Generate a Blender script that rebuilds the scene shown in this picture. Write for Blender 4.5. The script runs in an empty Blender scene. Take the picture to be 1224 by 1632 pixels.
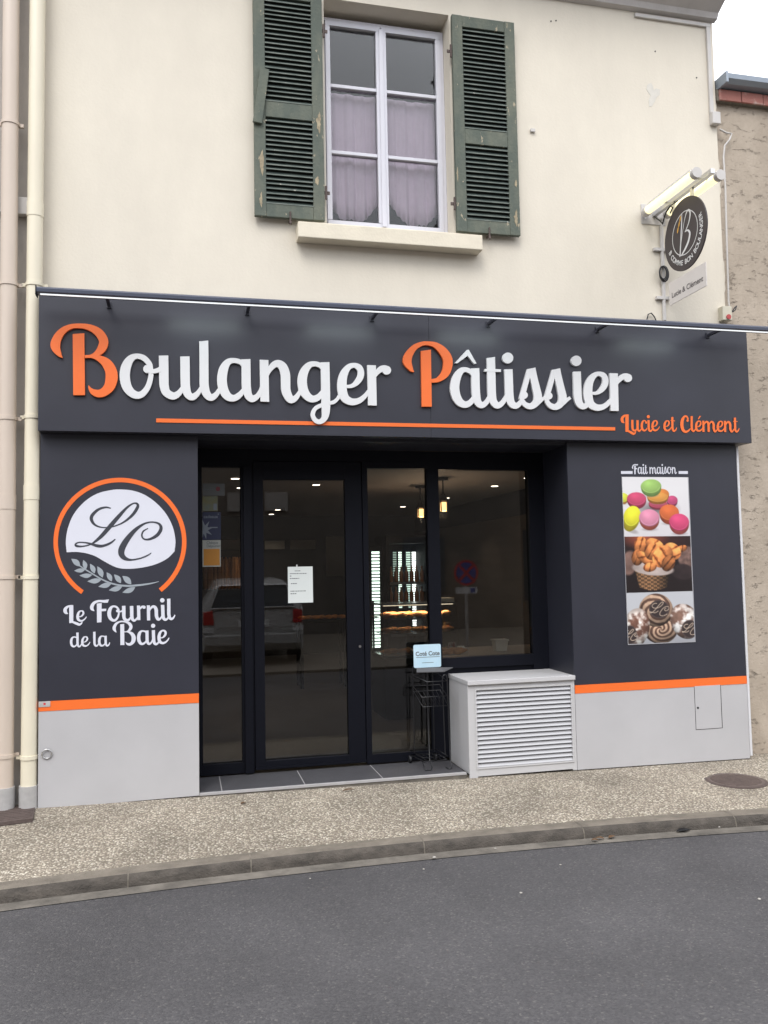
import bpy, bmesh, math, random
import numpy as np
from mathutils import Vector, Matrix
random.seed(7)
S = bpy.context.scene
COL = S.collection
RAD = math.radians

# ------------------------------------------------------------------ camera
YAW, PIT, ROL, F = RAD(13.449), RAD(3.745), RAD(1.115), 1344.4
CAM = Vector((0, -6, 1.55))
_f = Vector((math.sin(YAW)*math.cos(PIT), math.cos(YAW)*math.cos(PIT), math.sin(PIT)))
_r = Vector((math.cos(YAW), -math.sin(YAW), 0))
_d = _f.cross(_r)
RT = math.cos(ROL)*_r + math.sin(ROL)*_d
DN = -math.sin(ROL)*_r + math.cos(ROL)*_d
cd = bpy.data.cameras.new('camera')
cam = bpy.data.objects.new('camera', cd); COL.objects.link(cam)
cam.matrix_world = Matrix(((RT.x, -DN.x, -_f.x, CAM.x), (RT.y, -DN.y, -_f.y, CAM.y), (RT.z, -DN.z, -_f.z, CAM.z), (0, 0, 0, 1)))
cd.sensor_fit = 'VERTICAL'; cd.sensor_height = 36; cd.lens = 36*F/1632
cd.clip_start = 0.05; cd.clip_end = 500
S.camera = cam

# ------------------------------------------------------------------ sky, sun, exposure
SUN_EL, SUN_AZ = RAD(48), RAD(205)       # behind the camera, a little to the left
w = bpy.data.worlds.new('World'); S.world = w; w.use_nodes = True
nt = w.node_tree; nt.nodes.clear()
out = nt.nodes.new('ShaderNodeOutputWorld'); bg = nt.nodes.new('ShaderNodeBackground')
sky = nt.nodes.new('ShaderNodeTexSky'); sky.sky_type = 'NISHITA'; sky.sun_disc = False
sky.sun_elevation = SUN_EL; sky.sun_rotation = SUN_AZ
mx = nt.nodes.new('ShaderNodeMix'); mx.data_type = 'RGBA'; mx.inputs[0].default_value = 0.88
# cloud layer: an overcast sky is about twice as bright overhead as near the horizon
tcw = nt.nodes.new('ShaderNodeTexCoord'); sxw = nt.nodes.new('ShaderNodeSeparateXYZ'); nt.links.new(tcw.outputs['Generated'], sxw.inputs[0])
mrw = nt.nodes.new('ShaderNodeMapRange'); mrw.inputs[1].default_value = 0; mrw.inputs[2].default_value = 1; mrw.inputs[3].default_value = .72; mrw.inputs[4].default_value = 1.75
nt.links.new(sxw.outputs['Z'], mrw.inputs[0])
scw = nt.nodes.new('ShaderNodeVectorMath'); scw.operation = 'SCALE'; scw.inputs[0].default_value = (9.6, 9.75, 10.2); nt.links.new(mrw.outputs[0], scw.inputs['Scale'])
nt.links.new(scw.outputs[0], mx.inputs[7])
nt.links.new(sky.outputs[0], mx.inputs[6]); nt.links.new(mx.outputs[2], bg.inputs[0])
bg.inputs[1].default_value = 0.12
nt.links.new(bg.outputs[0], out.inputs[0])
sl = bpy.data.lights.new('sun', 'SUN'); sl.energy = 0.9; sl.angle = RAD(25); sl.color = (1, .96, .9)
so = bpy.data.objects.new('sun', sl); COL.objects.link(so)
so.rotation_euler = Vector((math.sin(SUN_AZ)*math.cos(SUN_EL), math.cos(SUN_AZ)*math.cos(SUN_EL), math.sin(SUN_EL))).to_track_quat('Z', 'Y').to_euler()
S.view_settings.view_transform = 'Standard'; S.view_settings.look = 'None'
S.view_settings.exposure = .80; S.view_settings.gamma = 1
S.cycles.max_bounces = 8; S.cycles.transparent_max_bounces = 16
S.cycles.caustics_reflective = False; S.cycles.caustics_refractive = False
S.cycles.sample_clamp_indirect = 6

# ------------------------------------------------------------------ measuring helpers
def ray(px, py): return RT*((px-612)/F) + DN*((py-816)/F) + _f
def P(px, py, Y=0):
    d = ray(px, py); return CAM + d*((Y-CAM.y)/d.y)
def PX(px, py, X):
    d = ray(px, py); return CAM + d*((X-CAM.x)/d.x)
def PZ(px, py, Z):
    d = ray(px, py); return CAM + d*((Z-CAM.z)/d.z)

# ------------------------------------------------------------------ materials
def srgb(r, g, b):
    f = lambda c: (c/255)/12.92 if c/255 <= .04045 else ((c/255+.055)/1.055)**2.4
    return (f(r), f(g), f(b))
MATS = {}
def mat(name, col, rough=.5, var=0., scale=4., bump=0., bscale=60., metal=0., emit=0., ecol=None, stretch=(1, 1, 1), spec=.5, col2=None, thr=(.45, .6)):
    m = bpy.data.materials.new(name); m.use_nodes = True; n = m.node_tree; b = n.nodes['Principled BSDF']
    b.inputs['Base Color'].default_value = (*col, 1); b.inputs['Roughness'].default_value = rough
    b.inputs['Metallic'].default_value = metal; b.inputs['Specular IOR Level'].default_value = spec
    if emit:
        b.inputs['Emission Color'].default_value = (*(ecol or col), 1); b.inputs['Emission Strength'].default_value = emit
    if var or bump or col2:
        tc = n.nodes.new('ShaderNodeTexCoord'); mp = n.nodes.new('ShaderNodeMapping'); mp.inputs['Scale'].default_value = stretch
        n.links.new(tc.outputs['Object'], mp.inputs[0])
    if var or col2:
        t = n.nodes.new('ShaderNodeTexNoise'); t.inputs['Scale'].default_value = scale; t.inputs['Detail'].default_value = 6; t.inputs['Roughness'].default_value = .62
        n.links.new(mp.outputs[0], t.inputs[0])
        r = n.nodes.new('ShaderNodeValToRGB'); n.links.new(t.outputs[0], r.inputs[0]); n.links.new(r.outputs[0], b.inputs['Base Color'])
        if col2:
            r.color_ramp.elements[0].position, r.color_ramp.elements[1].position = thr
            r.color_ramp.elements[0].color = (*col, 1); r.color_ramp.elements[1].color = (*col2, 1)
        else:
            r.color_ramp.elements[0].position = .25; r.color_ramp.elements[1].position = .75
            r.color_ramp.elements[0].color = (*[c*(1-var) for c in col], 1); r.color_ramp.elements[1].color = (*[min(1, c*(1+var)) for c in col], 1)
    if bump:
        t2 = n.nodes.new('ShaderNodeTexNoise'); t2.inputs['Scale'].default_value = bscale; t2.inputs['Detail'].default_value = 5
        n.links.new(tc.outputs['Object'], t2.inputs[0])
        bp = n.nodes.new('ShaderNodeBump'); bp.inputs['Strength'].default_value = bump; bp.inputs['Distance'].default_value = .01
        n.links.new(t2.outputs[0], bp.inputs['Height']); n.links.new(bp.outputs[0], b.inputs['Normal'])
    MATS[name] = m
    return m
def mixnodes(m):
    n = m.node_tree; return n, n.nodes['Principled BSDF'], n.links

def glass(name, refl, tint):
    m = bpy.data.materials.new(name); m.use_nodes = True; n = m.node_tree; n.nodes.clear()
    o = n.nodes.new('ShaderNodeOutputMaterial'); mi = n.nodes.new('ShaderNodeMixShader')
    tr = n.nodes.new('ShaderNodeBsdfTransparent'); tr.inputs[0].default_value = (*tint, 1)
    gl = n.nodes.new('ShaderNodeBsdfGlossy'); gl.inputs['Roughness'].default_value = .0
    fr = n.nodes.new('ShaderNodeFresnel'); fr.inputs[0].default_value = 1.5
    ma = n.nodes.new('ShaderNodeMath'); ma.operation = 'MULTIPLY'; ma.inputs[1].default_value = refl/.04
    ma.use_clamp = True
    n.links.new(fr.outputs[0], ma.inputs[0]); n.links.new(ma.outputs[0], mi.inputs[0])
    n.links.new(tr.outputs[0], mi.inputs[1]); n.links.new(gl.outputs[0], mi.inputs[2]); n.links.new(mi.outputs[0], o.inputs[0])
    return m

# cream rendered wall: soft stains running down, faint trowel texture
def wall_mat(name, col, dirt, amt, pits=0.):
    m = mat(name, col, .9, spec=.2); n, b, L = mixnodes(m)
    tc = n.nodes.new('ShaderNodeTexCoord')
    def noise(scale, st, det=6, rough=.6):
        mp = n.nodes.new('ShaderNodeMapping'); mp.inputs['Scale'].default_value = st; L.new(tc.outputs['Object'], mp.inputs[0])
        t = n.nodes.new('ShaderNodeTexNoise'); t.inputs['Scale'].default_value = scale; t.inputs['Detail'].default_value = det; t.inputs['Roughness'].default_value = rough
        L.new(mp.outputs[0], t.inputs[0]); return t
    a = noise(1.3, (1, 1, .8), 10, .7); st = noise(2.2, (1, 1, .35) if pits == 0 else (1, 1, .6), 9, .68); fine = noise(45, (1, 1, 1), 4)
    add = n.nodes.new('ShaderNodeMath'); add.operation = 'MULTIPLY'; L.new(a.outputs[0], add.inputs[0]); L.new(st.outputs[0], add.inputs[1])
    r = n.nodes.new('ShaderNodeValToRGB'); r.color_ramp.elements[0].position = .16 if not pits else .19; r.color_ramp.elements[1].position = .36 if not pits else .31
    r.color_ramp.elements[0].color = (amt, amt, amt, 1); r.color_ramp.elements[1].color = (0, 0, 0, 1)
    L.new(add.outputs[0], r.inputs[0])
    mi = n.nodes.new('ShaderNodeMix'); mi.data_type = 'RGBA'; L.new(r.outputs[0], mi.inputs[0])
    mi.inputs[6].default_value = (*col, 1); mi.inputs[7].default_value = (*dirt, 1)
    L.new(mi.outputs[2], b.inputs['Base Color'])
    h = fine.outputs[0]
    bp = n.nodes.new('ShaderNodeBump'); bp.inputs['Strength'].default_value = .25; bp.inputs['Distance'].default_value = .006
    if pits:
        pt = noise(8, (1, 1, 2.2), 10, .72); pr = n.nodes.new('ShaderNodeValToRGB')
        pr.color_ramp.elements[0].position = .30; pr.color_ramp.elements[1].position = .44
        L.new(pt.outputs[0], pr.inputs[0])
        big = noise(3.2, (1, 1, 1.4), 8, .7)
        mm = n.nodes.new('ShaderNodeMix'); mm.data_type = 'RGBA'; L.new(pr.outputs[0], mm.inputs[0])
        mm.inputs[6].default_value = (*[c*.5 for c in dirt], 1); L.new(mi.outputs[2], mm.inputs[7]); L.new(mm.outputs[2], b.inputs['Base Color'])
        ad = n.nodes.new('ShaderNodeMath'); ad.operation = 'ADD'; L.new(pr.outputs[0], ad.inputs[0]); L.new(big.outputs[0], ad.inputs[1])
        a2 = n.nodes.new('ShaderNodeMath'); a2.operation = 'ADD'; L.new(ad.outputs[0], a2.inputs[0]); fm = n.nodes.new('ShaderNodeMath'); fm.operation = 'MULTIPLY'; fm.inputs[1].default_value = .45; L.new(fine.outputs[0], fm.inputs[0]); L.new(fm.outputs[0], a2.inputs[1])
        h = a2.outputs[0]; bp.inputs['Distance'].default_value = .012; bp.inputs['Strength'].default_value = pits*.85
    L.new(h, bp.inputs['Height']); L.new(bp.outputs[0], b.inputs['Normal'])
    return m

M_wall = wall_mat('cream_render', (.70, .65, .555), (.61, .565, .485), .6)
M_stone = wall_mat('rough_beige_render', (.45, .385, .315), (.36, .305, .245), .9, .9)
M_leftwall = wall_mat('grey_render', (.47, .43, .385), (.30, .28, .26), .7)
M_soffit = mat('soffit_paint', (.50, .48, .47), .85, .14, 3, .2, 40)
M_sill = mat('sill_paint', (.66, .605, .49), .7, .07, 8, .15, 60)
M_dark = mat('anthracite_panel', (.026, .027, .0385), .40, .16, 1.6, .03, 90)
M_frame = mat('dark_aluminium', (.0050, .0056, .0095), .5, .05, 6, spec=.14)
M_reveal = mat('dark_lining', (.018, .019, .028), .45, .08, 4)
M_grey = mat('light_grey_panel', (.445, .44, .45), .45, .06, 1.8, .02, 60)
M_orange = mat('orange_vinyl', (.80, .150, .024), .45, .03, 8)
M_orange2 = mat('orange_acrylic', (.78, .155, .032), .35, .03, 8)
M_white = mat('white_acrylic', (.66, .665, .675), .32, .02, 6)
M_vinyl = mat('white_vinyl', (.63, .64, .71), .5, .02, 6)
M_leaf = mat('grey_vinyl', (.30, .335, .37), .5, .03, 8)
M_script = mat('charcoal_vinyl', (.035, .038, .050), .5)
M_rail = mat('grey_blue_rail', (.075, .085, .12), .3, .05, 4)
M_led = mat('led_diffuser', (.9, .95, 1), .5, emit=.5, ecol=(.95, .98, 1))
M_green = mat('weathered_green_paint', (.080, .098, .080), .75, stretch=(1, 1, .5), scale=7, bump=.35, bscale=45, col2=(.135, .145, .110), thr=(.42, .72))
def peel(m, thr, wood):
    n, b, L = mixnodes(m); src = b.inputs['Base Color'].links[0].from_socket
    tc = n.nodes.new('ShaderNodeTexCoord'); mp = n.nodes.new('ShaderNodeMapping'); mp.inputs['Scale'].default_value = (1.6, 1, .75); L.new(tc.outputs['Object'], mp.inputs[0])
    t = n.nodes.new('ShaderNodeTexNoise'); t.inputs['Scale'].default_value = 13; t.inputs['Detail'].default_value = 8; t.inputs['Roughness'].default_value = .65
    L.new(mp.outputs[0], t.inputs[0])
    r = n.nodes.new('ShaderNodeValToRGB'); r.color_ramp.elements[0].position = thr; r.color_ramp.elements[1].position = thr+.02; L.new(t.outputs[0], r.inputs[0])
    mi = n.nodes.new('ShaderNodeMix'); mi.data_type = 'RGBA'; L.new(r.outputs[0], mi.inputs[0]); L.new(src, mi.inputs[6]); mi.inputs[7].default_value = (*wood, 1)
    L.new(mi.outputs[2], b.inputs['Base Color'])
peel(M_green, .635, (.36, .31, .22))
M_slat = mat('weathered_shaded_slat', (.028, .042, .038), .7, scale=9, bump=.2, bscale=60, col2=(.06, .078, .066), thr=(.45, .8))  # green darkened in the colour for the shade under the blades
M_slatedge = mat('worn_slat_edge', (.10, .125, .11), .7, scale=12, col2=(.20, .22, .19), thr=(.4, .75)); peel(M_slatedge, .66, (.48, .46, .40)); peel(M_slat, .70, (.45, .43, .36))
M_rawwood = mat('bare_wood', (.33, .275, .185), .85, .35, 25, .3, 60)
M_pvc = mat('white_window_frame', (.60, .60, .655), .35, .03, 4)
M_curtain = mat('pink_curtain', (.78, .62, .75), .9, .06, 12)
M_bglass = glass('window_pane_glass', .034, (.95, .96, .96))
M_sglass = glass('shop_glass', .058, (.80, .80, .80))
M_pipe = mat('cream_pipe', (.70, .645, .51), .45, .06, 5, stretch=(1, 1, .3))
M_pipe2 = mat('pinkish_beige_pipe', (.56, .475, .40), .45, .05, 5, stretch=(1, 1, .3))
M_castgrey = mat('grey_pipe_sleeve', (.40, .39, .38), .7, .15, 10, .2, 50)
M_trunk = mat('off_white_plastic', (.52, .50, .48), .5, .05, 8)
M_box = mat('beige_box_plastic', (.55, .52, .42), .5, .05, 8)
M_red = mat('red_button', (.42, .05, .05), .4)
M_black = mat('black_rubber', (.012, .012, .014), .5)
M_wire = mat('black_wire', (.010, .010, .012), .35, spec=.5)
M_steel = mat('brushed_steel', (.55, .55, .55), .3, .05, 20, metal=1.)
M_alu = mat('aluminium_trim', (.60, .60, .62), .4, .05, 6)
M_zinc = mat('zinc_gutter', (.27, .31, .36), .45, .12, 5, metal=.3)
M_brick = mat('faded_red_brick', (.34, .14, .115), .85, scale=7, bump=.4, bscale=40, col2=(.50, .40, .36), thr=(.52, .68))
M_iron = mat('rusty_iron', (.085, .062, .055), .75, .25, 18, .6, 70)
M_disc = mat('dark_brown_sign', (.042, .033, .036), .5, .05, 6)
M_plate = mat('pale_sign_plate', (.62, .585, .56), .5, .03, 6)
M_text = mat('dark_grey_print', (.09, .08, .08), .6)
M_gold = mat('gold_print', (.62, .34, .06), .5)
M_tube = mat('warm_fluorescent_tube', (.9, .85, .6), .4, emit=.62, ecol=(1, .88, .52))
M_paper = mat('white_paper', (.66, .70, .69), .7, .02, 20)
M_ink = mat('print_ink', (.10, .11, .12), .7)
M_blueboard = mat('pale_blue_board', (.42, .62, .74), .45, .02, 2, col2=(.66, .78, .86), thr=(.3, .7))
M_litter = mat('dry_leaf', (.12, .065, .03), .8, .3, 30)
M_gum = mat('pale_speck', (.34, .32, .29), .8, .2, 30)
M_joint = mat('light_mortar', (.165, .146, .120), .9, .4, 30, .3, 80)
M_tile = mat('ribbed_dark_tile', (.062, .061, .067), .55, .12, 6, .1, 60)
M_grout = mat('pale_grout', (.36, .35, .35), .8, .1, 20)
M_inwall = mat('dark_shop_wall', (.022, .021, .022), .7, .15, 2)
M_inwood = mat('brown_wood_panel', (.10, .078, .060), .6, .2, 3, stretch=(.25, .25, 2.5))
M_inceil = mat('shop_ceiling', (.34, .30, .27), .8, .03, 2)
M_infloor = mat('shop_floor_tile', (.10, .092, .084), .35, .12, 3)
M_spot = mat('ceiling_spot_glow', (1, .9, .75), .5, emit=5, ecol=(1, .86, .68))
M_bulb = mat('amber_bulb', (1, .6, .2), .5, emit=2.4, ecol=(1, .55, .2))
M_ledbar = mat('cold_led', (.8, 1, .85), .5, emit=2.1, ecol=(.80, 1, .86))
M_fridge = mat('black_cabinet', (.006, .0065, .008), .6, spec=.08)
M_shelf = mat('glass_shelf', (.11, .12, .13), .2)
M_bread = mat('baked_crust', (.60, .26, .075), .6, .4, 25, .3, 40)
M_tub = mat('white_tub_plastic', (.84, .82, .70), .4)
M_cabin = mat('cabinet_grey_paint', (.50, .495, .50), .42, .03, 3)
M_louvre = mat('louvre_blade_paint', (.43, .43, .445), .4, .02, 4)
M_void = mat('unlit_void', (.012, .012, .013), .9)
M_oppwall = mat('grey_stone_front', (.13, .115, .10), .9, .25, 2, .3, 20)
M_roof = mat('slate_roof', (.06, .065, .075), .7, .2, 6, .3, 30)
M_car = mat('silver_car_paint', (.44, .44, .435), .25, metal=.15)
M_carglass = mat('dark_car_glass', (.075, .085, .095), .15)  # grey raised in the base colour in place of reflected sky
M_tail = mat('red_tail_lamp', (.45, .03, .03), .25)
M_signblue = mat('sign_blue', (.03, .07, .34), .45)
M_signred = mat('sign_red', (.55, .03, .04), .45)
M_ywall = mat('pale_curtained_window', (.30, .285, .27), .8, .1, 4, stretch=(6, 6, .3))

# pavement: washed pebbles set in mortar
def pavement_mat():
    m = mat('pebble_concrete', (.4, .35, .28), .85, spec=.25); n, b, L = mixnodes(m)
    tc = n.nodes.new('ShaderNodeTexCoord')
    wn = n.nodes.new('ShaderNodeTexNoise'); wn.inputs['Scale'].default_value = 70; L.new(tc.outputs['Object'], wn.inputs[0])
    vm = n.nodes.new('ShaderNodeVectorMath'); vm.operation = 'MULTIPLY_ADD'; vm.inputs[1].default_value = (.012, .012, .0); L.new(wn.outputs['Color'], vm.inputs[0]); L.new(tc.outputs['Object'], vm.inputs[2])
    v = n.nodes.new('ShaderNodeTexVoronoi'); v.inputs['Scale'].default_value = 76; v.inputs['Randomness'].default_value = 1; L.new(vm.outputs[0], v.inputs['Vector'])
    r = n.nodes.new('ShaderNodeValToRGB'); r.color_ramp.elements[0].position = .40; r.color_ramp.elements[1].position = .60
    r.color_ramp.elements[0].color = (1, 1, 1, 1); r.color_ramp.elements[1].color = (0, 0, 0, 1); L.new(v.outputs['Distance'], r.inputs[0])
    sep = n.nodes.new('ShaderNodeSeparateColor'); L.new(v.outputs['Color'], sep.inputs[0])
    pc = n.nodes.new('ShaderNodeValToRGB'); L.new(sep.outputs[0], pc.inputs[0])
    e = pc.color_ramp.elements; e[0].position = 0; e[0].color = (.29, .25, .20, 1); e[1].position = 1; e[1].color = (.68, .63, .53, 1)
    x = e.new(.35); x.color = (.37, .325, .26, 1); x = e.new(.7); x.color = (.48, .425, .34, 1)
    big = n.nodes.new('ShaderNodeTexNoise'); big.inputs['Scale'].default_value = 1.6; big.inputs['Detail'].default_value = 7; L.new(tc.outputs['Object'], big.inputs[0])
    mr = n.nodes.new('ShaderNodeMapRange'); mr.inputs[1].default_value = .3; mr.inputs[2].default_value = .7; mr.inputs[3].default_value = .72; mr.inputs[4].default_value = 1.10; L.new(big.outputs[0], mr.inputs[0])
    mi = n.nodes.new('ShaderNodeMix'); mi.data_type = 'RGBA'; L.new(r.outputs[0], mi.inputs[0]); mi.inputs[6].default_value = (.20, .172, .136, 1); L.new(pc.outputs[0], mi.inputs[7])
    hs = n.nodes.new('ShaderNodeVectorMath'); hs.operation = 'SCALE'; L.new(mi.outputs[2], hs.inputs[0]); L.new(mr.outputs[0], hs.inputs['Scale'])
    L.new(hs.outputs[0], b.inputs['Base Color'])
    bp = n.nodes.new('ShaderNodeBump'); bp.inputs['Strength'].default_value = .7; bp.inputs['Distance'].default_value = .006; L.new(r.outputs[0], bp.inputs['Height']); L.new(bp.outputs[0], b.inputs['Normal'])
    return m
M_pave = pavement_mat()
def asphalt_mat():
    m = mat('asphalt', (.08, .078, .08), .85, spec=.3); n, b, L = mixnodes(m)
    tc = n.nodes.new('ShaderNodeTexCoord')
    v = n.nodes.new('ShaderNodeTexVoronoi'); v.inputs['Scale'].default_value = 115; L.new(tc.outputs['Object'], v.inputs['Vector'])
    sep = n.nodes.new('ShaderNodeSeparateColor'); L.new(v.outputs['Color'], sep.inputs[0])
    pc = n.nodes.new('ShaderNodeValToRGB'); L.new(sep.outputs[0], pc.inputs[0]); e = pc.color_ramp.elements
    e[0].color = (.058, .056, .059, 1); e[1].color = (.088, .085, .088, 1); x = e.new(.93); x.color = (.085, .082, .084, 1); x = e.new(.985); x.color = (.122, .116, .112, 1)
    big = n.nodes.new('ShaderNodeTexNoise'); big.inputs['Scale'].default_value = 1.1; big.inputs['Detail'].default_value = 8; L.new(tc.outputs['Object'], big.inputs[0])
    mr = n.nodes.new('ShaderNodeMapRange'); mr.inputs[1].default_value = .3; mr.inputs[2].default_value = .7; mr.inputs[3].default_value = .80; mr.inputs[4].default_value = 1.16; L.new(big.outputs[0], mr.inputs[0])
    hs = n.nodes.new('ShaderNodeVectorMath'); hs.operation = 'SCALE'; L.new(pc.outputs[0], hs.inputs[0]); L.new(mr.outputs[0], hs.inputs['Scale']); L.new(hs.outputs[0], b.inputs['Base Color'])
    fn = n.nodes.new('ShaderNodeTexNoise'); fn.inputs['Scale'].default_value = 150; fn.inputs['Detail'].default_value = 4; L.new(tc.outputs['Object'], fn.inputs[0])
    ad = n.nodes.new('ShaderNodeMath'); ad.operation = 'SUBTRACT'; L.new(fn.outputs[0], ad.inputs[0]); L.new(v.outputs['Distance'], ad.inputs[1])
    bp = n.nodes.new('ShaderNodeBump'); bp.inputs['Strength'].default_value = .6; bp.inputs['Distance'].default_value = .006; L.new(ad.outputs[0], bp.inputs['Height']); L.new(bp.outputs[0], b.inputs['Normal'])
    return m
M_road = asphalt_mat()
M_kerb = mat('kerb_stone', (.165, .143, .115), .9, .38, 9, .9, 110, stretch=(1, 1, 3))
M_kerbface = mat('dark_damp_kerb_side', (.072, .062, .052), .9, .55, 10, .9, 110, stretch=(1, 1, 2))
M_gutter = mat('gutter_concrete', (.125, .112, .095), .9, .5, 7, .4, 70)

# ------------------------------------------------------------------ mesh helpers
ORG = {}
def tag(o, label=None, cat=None, group=None, kind=None):
    if label: o['label'] = label
    if cat: o['category'] = cat
    if group: o['group'] = group
    if kind: o['kind'] = kind
    return o
def thing(name, label, cat, loc=(0, 0, 0), group=None):
    o = bpy.data.objects.new(name, None); o.location = loc; o.empty_display_size = .1; COL.objects.link(o); ORG[o] = Vector(loc)
    return tag(o, label, cat, group)
class MB:
    def __init__(s): s.v = []; s.f = []; s.sm = []
    def add(s, vs, fs, smooth=False):
        k = len(s.v); s.v += [tuple(v) for v in vs]; s.f += [tuple(i+k for i in f) for f in fs]; s.sm += [smooth]*len(fs); return s
    def box(s, x0, x1, y0, y1, z0, z1):
        if x0 > x1: x0, x1 = x1, x0
        if y0 > y1: y0, y1 = y1, y0
        if z0 > z1: z0, z1 = z1, z0
        return s.add([(x0, y0, z0), (x1, y0, z0), (x1, y1, z0), (x0, y1, z0), (x0, y0, z1), (x1, y0, z1), (x1, y1, z1), (x0, y1, z1)],
                     [(0, 3, 2, 1), (4, 5, 6, 7), (0, 1, 5, 4), (1, 2, 6, 5), (2, 3, 7, 6), (3, 0, 4, 7)])
    def obox(s, c, ax, ay, az):
        c, ax, ay, az = map(Vector, (c, ax, ay, az))
        vs = [c+i*ax+j*ay+k*az for k in (-1, 1) for i, j in ((-1, -1), (1, -1), (1, 1), (-1, 1))]
        return s.add(vs, [(0, 3, 2, 1), (4, 5, 6, 7), (0, 1, 5, 4), (1, 2, 6, 5), (2, 3, 7, 6), (3, 0, 4, 7)])
    def prism(s, pts, d):
        """closed polygon of 3-D points pushed along vector d"""
        d = Vector(d); n = len(pts); a = [Vector(p) for p in pts]
        return s.add(a+[p+d for p in a], [tuple(range(n)), tuple(range(2*n-1, n-1, -1))]+[(i, n+i, n+(i+1) % n, (i+1) % n) for i in range(n)])
    def tube(s, pts, r, n=8, closed=False):
        pts = [Vector(p) for p in pts]; m = len(pts); rs = r if isinstance(r, (list, tuple)) else [r]*m
        vs = []; prev = None
        for i, p in enumerate(pts):
            if closed: t = pts[(i+1) % m]-pts[i-1]
            else: t = pts[min(i+1, m-1)]-pts[max(i-1, 0)]
            t.normalize()
            u = t.cross(Vector((0, 0, 1)) if abs(t.z) < .9 else Vector((1, 0, 0))) if prev is None else prev-t*prev.dot(t)
            u.normalize(); prev = u.copy(); v = t.cross(u)
            vs += [p+rs[i]*(math.cos(2*math.pi*k/n)*u+math.sin(2*math.pi*k/n)*v) for k in range(n)]
        fs = []
        for i in range(m if closed else m-1):
            j = (i+1) % m
            fs += [(i*n+k, i*n+(k+1) % n, j*n+(k+1) % n, j*n+k) for k in range(n)]
        s.add(vs, fs, True)
        if not closed:
            s.add(vs[:n], [tuple(range(n))[::-1]]); s.add(vs[-n:], [tuple(range(n))])
        return s
    def disc(s, c, r, axis, d, n=32):
        """short cylinder from c along axis by d"""
        axis = Vector(axis).normalized(); return s.tube([Vector(c), Vector(c)+axis*d], r, n)
    def each(s, name, m, parent=None, bevel=0.):
        """one object per loose piece"""
        p = list(range(len(s.v)))
        def find(i):
            while p[i] != i: p[i] = p[p[i]]; i = p[i]
            return i
        for f in s.f:
            for i in f[1:]: p[find(i)] = find(f[0])
        grp = {}
        for f, sm in zip(s.f, s.sm): grp.setdefault(find(f[0]), []).append((f, sm))
        for fs in grp.values():
            q = MB(); ids = sorted({i for f, _ in fs for i in f}); ix = {k: n for n, k in enumerate(ids)}
            q.v = [s.v[i] for i in ids]; q.f = [tuple(ix[i] for i in f) for f, _ in fs]; q.sm = [b for _, b in fs]; q.build(name, m, parent, bevel)
    def build(s, name, m, parent=None, bevel=0., label=None):
        org = ORG.get(parent, Vector((0, 0, 0)))
        me = bpy.data.meshes.new(name)
        me.from_pydata([tuple(Vector(v)-org) for v in s.v], [], s.f)
        me.polygons.foreach_set('use_smooth', s.sm)
        if bevel:
            bm = bmesh.new(); bm.from_mesh(me); bmesh.ops.remove_doubles(bm, verts=bm.verts, dist=1e-5)
            es = [e for e in bm.edges if len(e.link_faces) == 2 and e.calc_face_angle(0) > .5 and not (e.link_faces[0].smooth and e.link_faces[1].smooth)]
            bmesh.ops.bevel(bm, geom=es, offset=bevel, segments=2, profile=.5, affect='EDGES', clamp_overlap=True)
            bm.to_mesh(me); bm.free()
        me.materials.append(m)
        o = bpy.data.objects.new(name, me); COL.objects.link(o); ORG[o] = org
        if parent: o.parent = parent
        if label: o['label'] = label
        return o
def struct(name, mb, m, bevel=0.):
    o = mb.build(name, m, None, bevel); o['kind'] = 'structure'; return o
def catmull(pts, k=7):
    a = [np.array(p, float) for p in pts]; a = [2*a[0]-a[1]]+a+[2*a[-1]-a[-2]]; o = []
    for i in range(1, len(a)-2):
        p0, p1, p2, p3 = a[i-1:i+3]
        for j in range(k):
            t = j/k; o.append(.5*((2*p1)+(-p0+p2)*t+(2*p0-5*p1+4*p2-p3)*t*t+(-p0+3*p1-3*p2+p3)*t**3))
    o.append(a[-2]); return o
def wall_holes(mb, x0, x1, z0, z1, y0, y1, holes):
    xs = sorted({x0, x1, *[h[0] for h in holes], *[h[1] for h in holes]}); zs = sorted({z0, z1, *[h[2] for h in holes], *[h[3] for h in holes]})
    inh = lambda x, z: any(h[0] < x < h[1] and h[2] < z < h[3] for h in holes)
    for a, b in zip(xs, xs[1:]):
        for c, d in zip(zs, zs[1:]):
            if inh((a+b)/2, (c+d)/2): continue
            mb.add([(a, y0, c), (b, y0, c), (b, y0, d), (a, y0, d)], [(0, 1, 2, 3)]); mb.add([(a, y1, c), (b, y1, c), (b, y1, d), (a, y1, d)], [(3, 2, 1, 0)])
    for h in holes+[(x0, x1, z0, z1)]:
        a, b, c, d = h
        for p, q in (((a, c), (b, c)), ((b, c), (b, d)), ((b, d), (a, d)), ((a, d), (a, c))):
            mb.add([(p[0], y0, p[1]), (q[0], y0, q[1]), (q[0], y1, q[1]), (p[0], y1, p[1])], [(0, 1, 2, 3)])
    return mb

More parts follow.
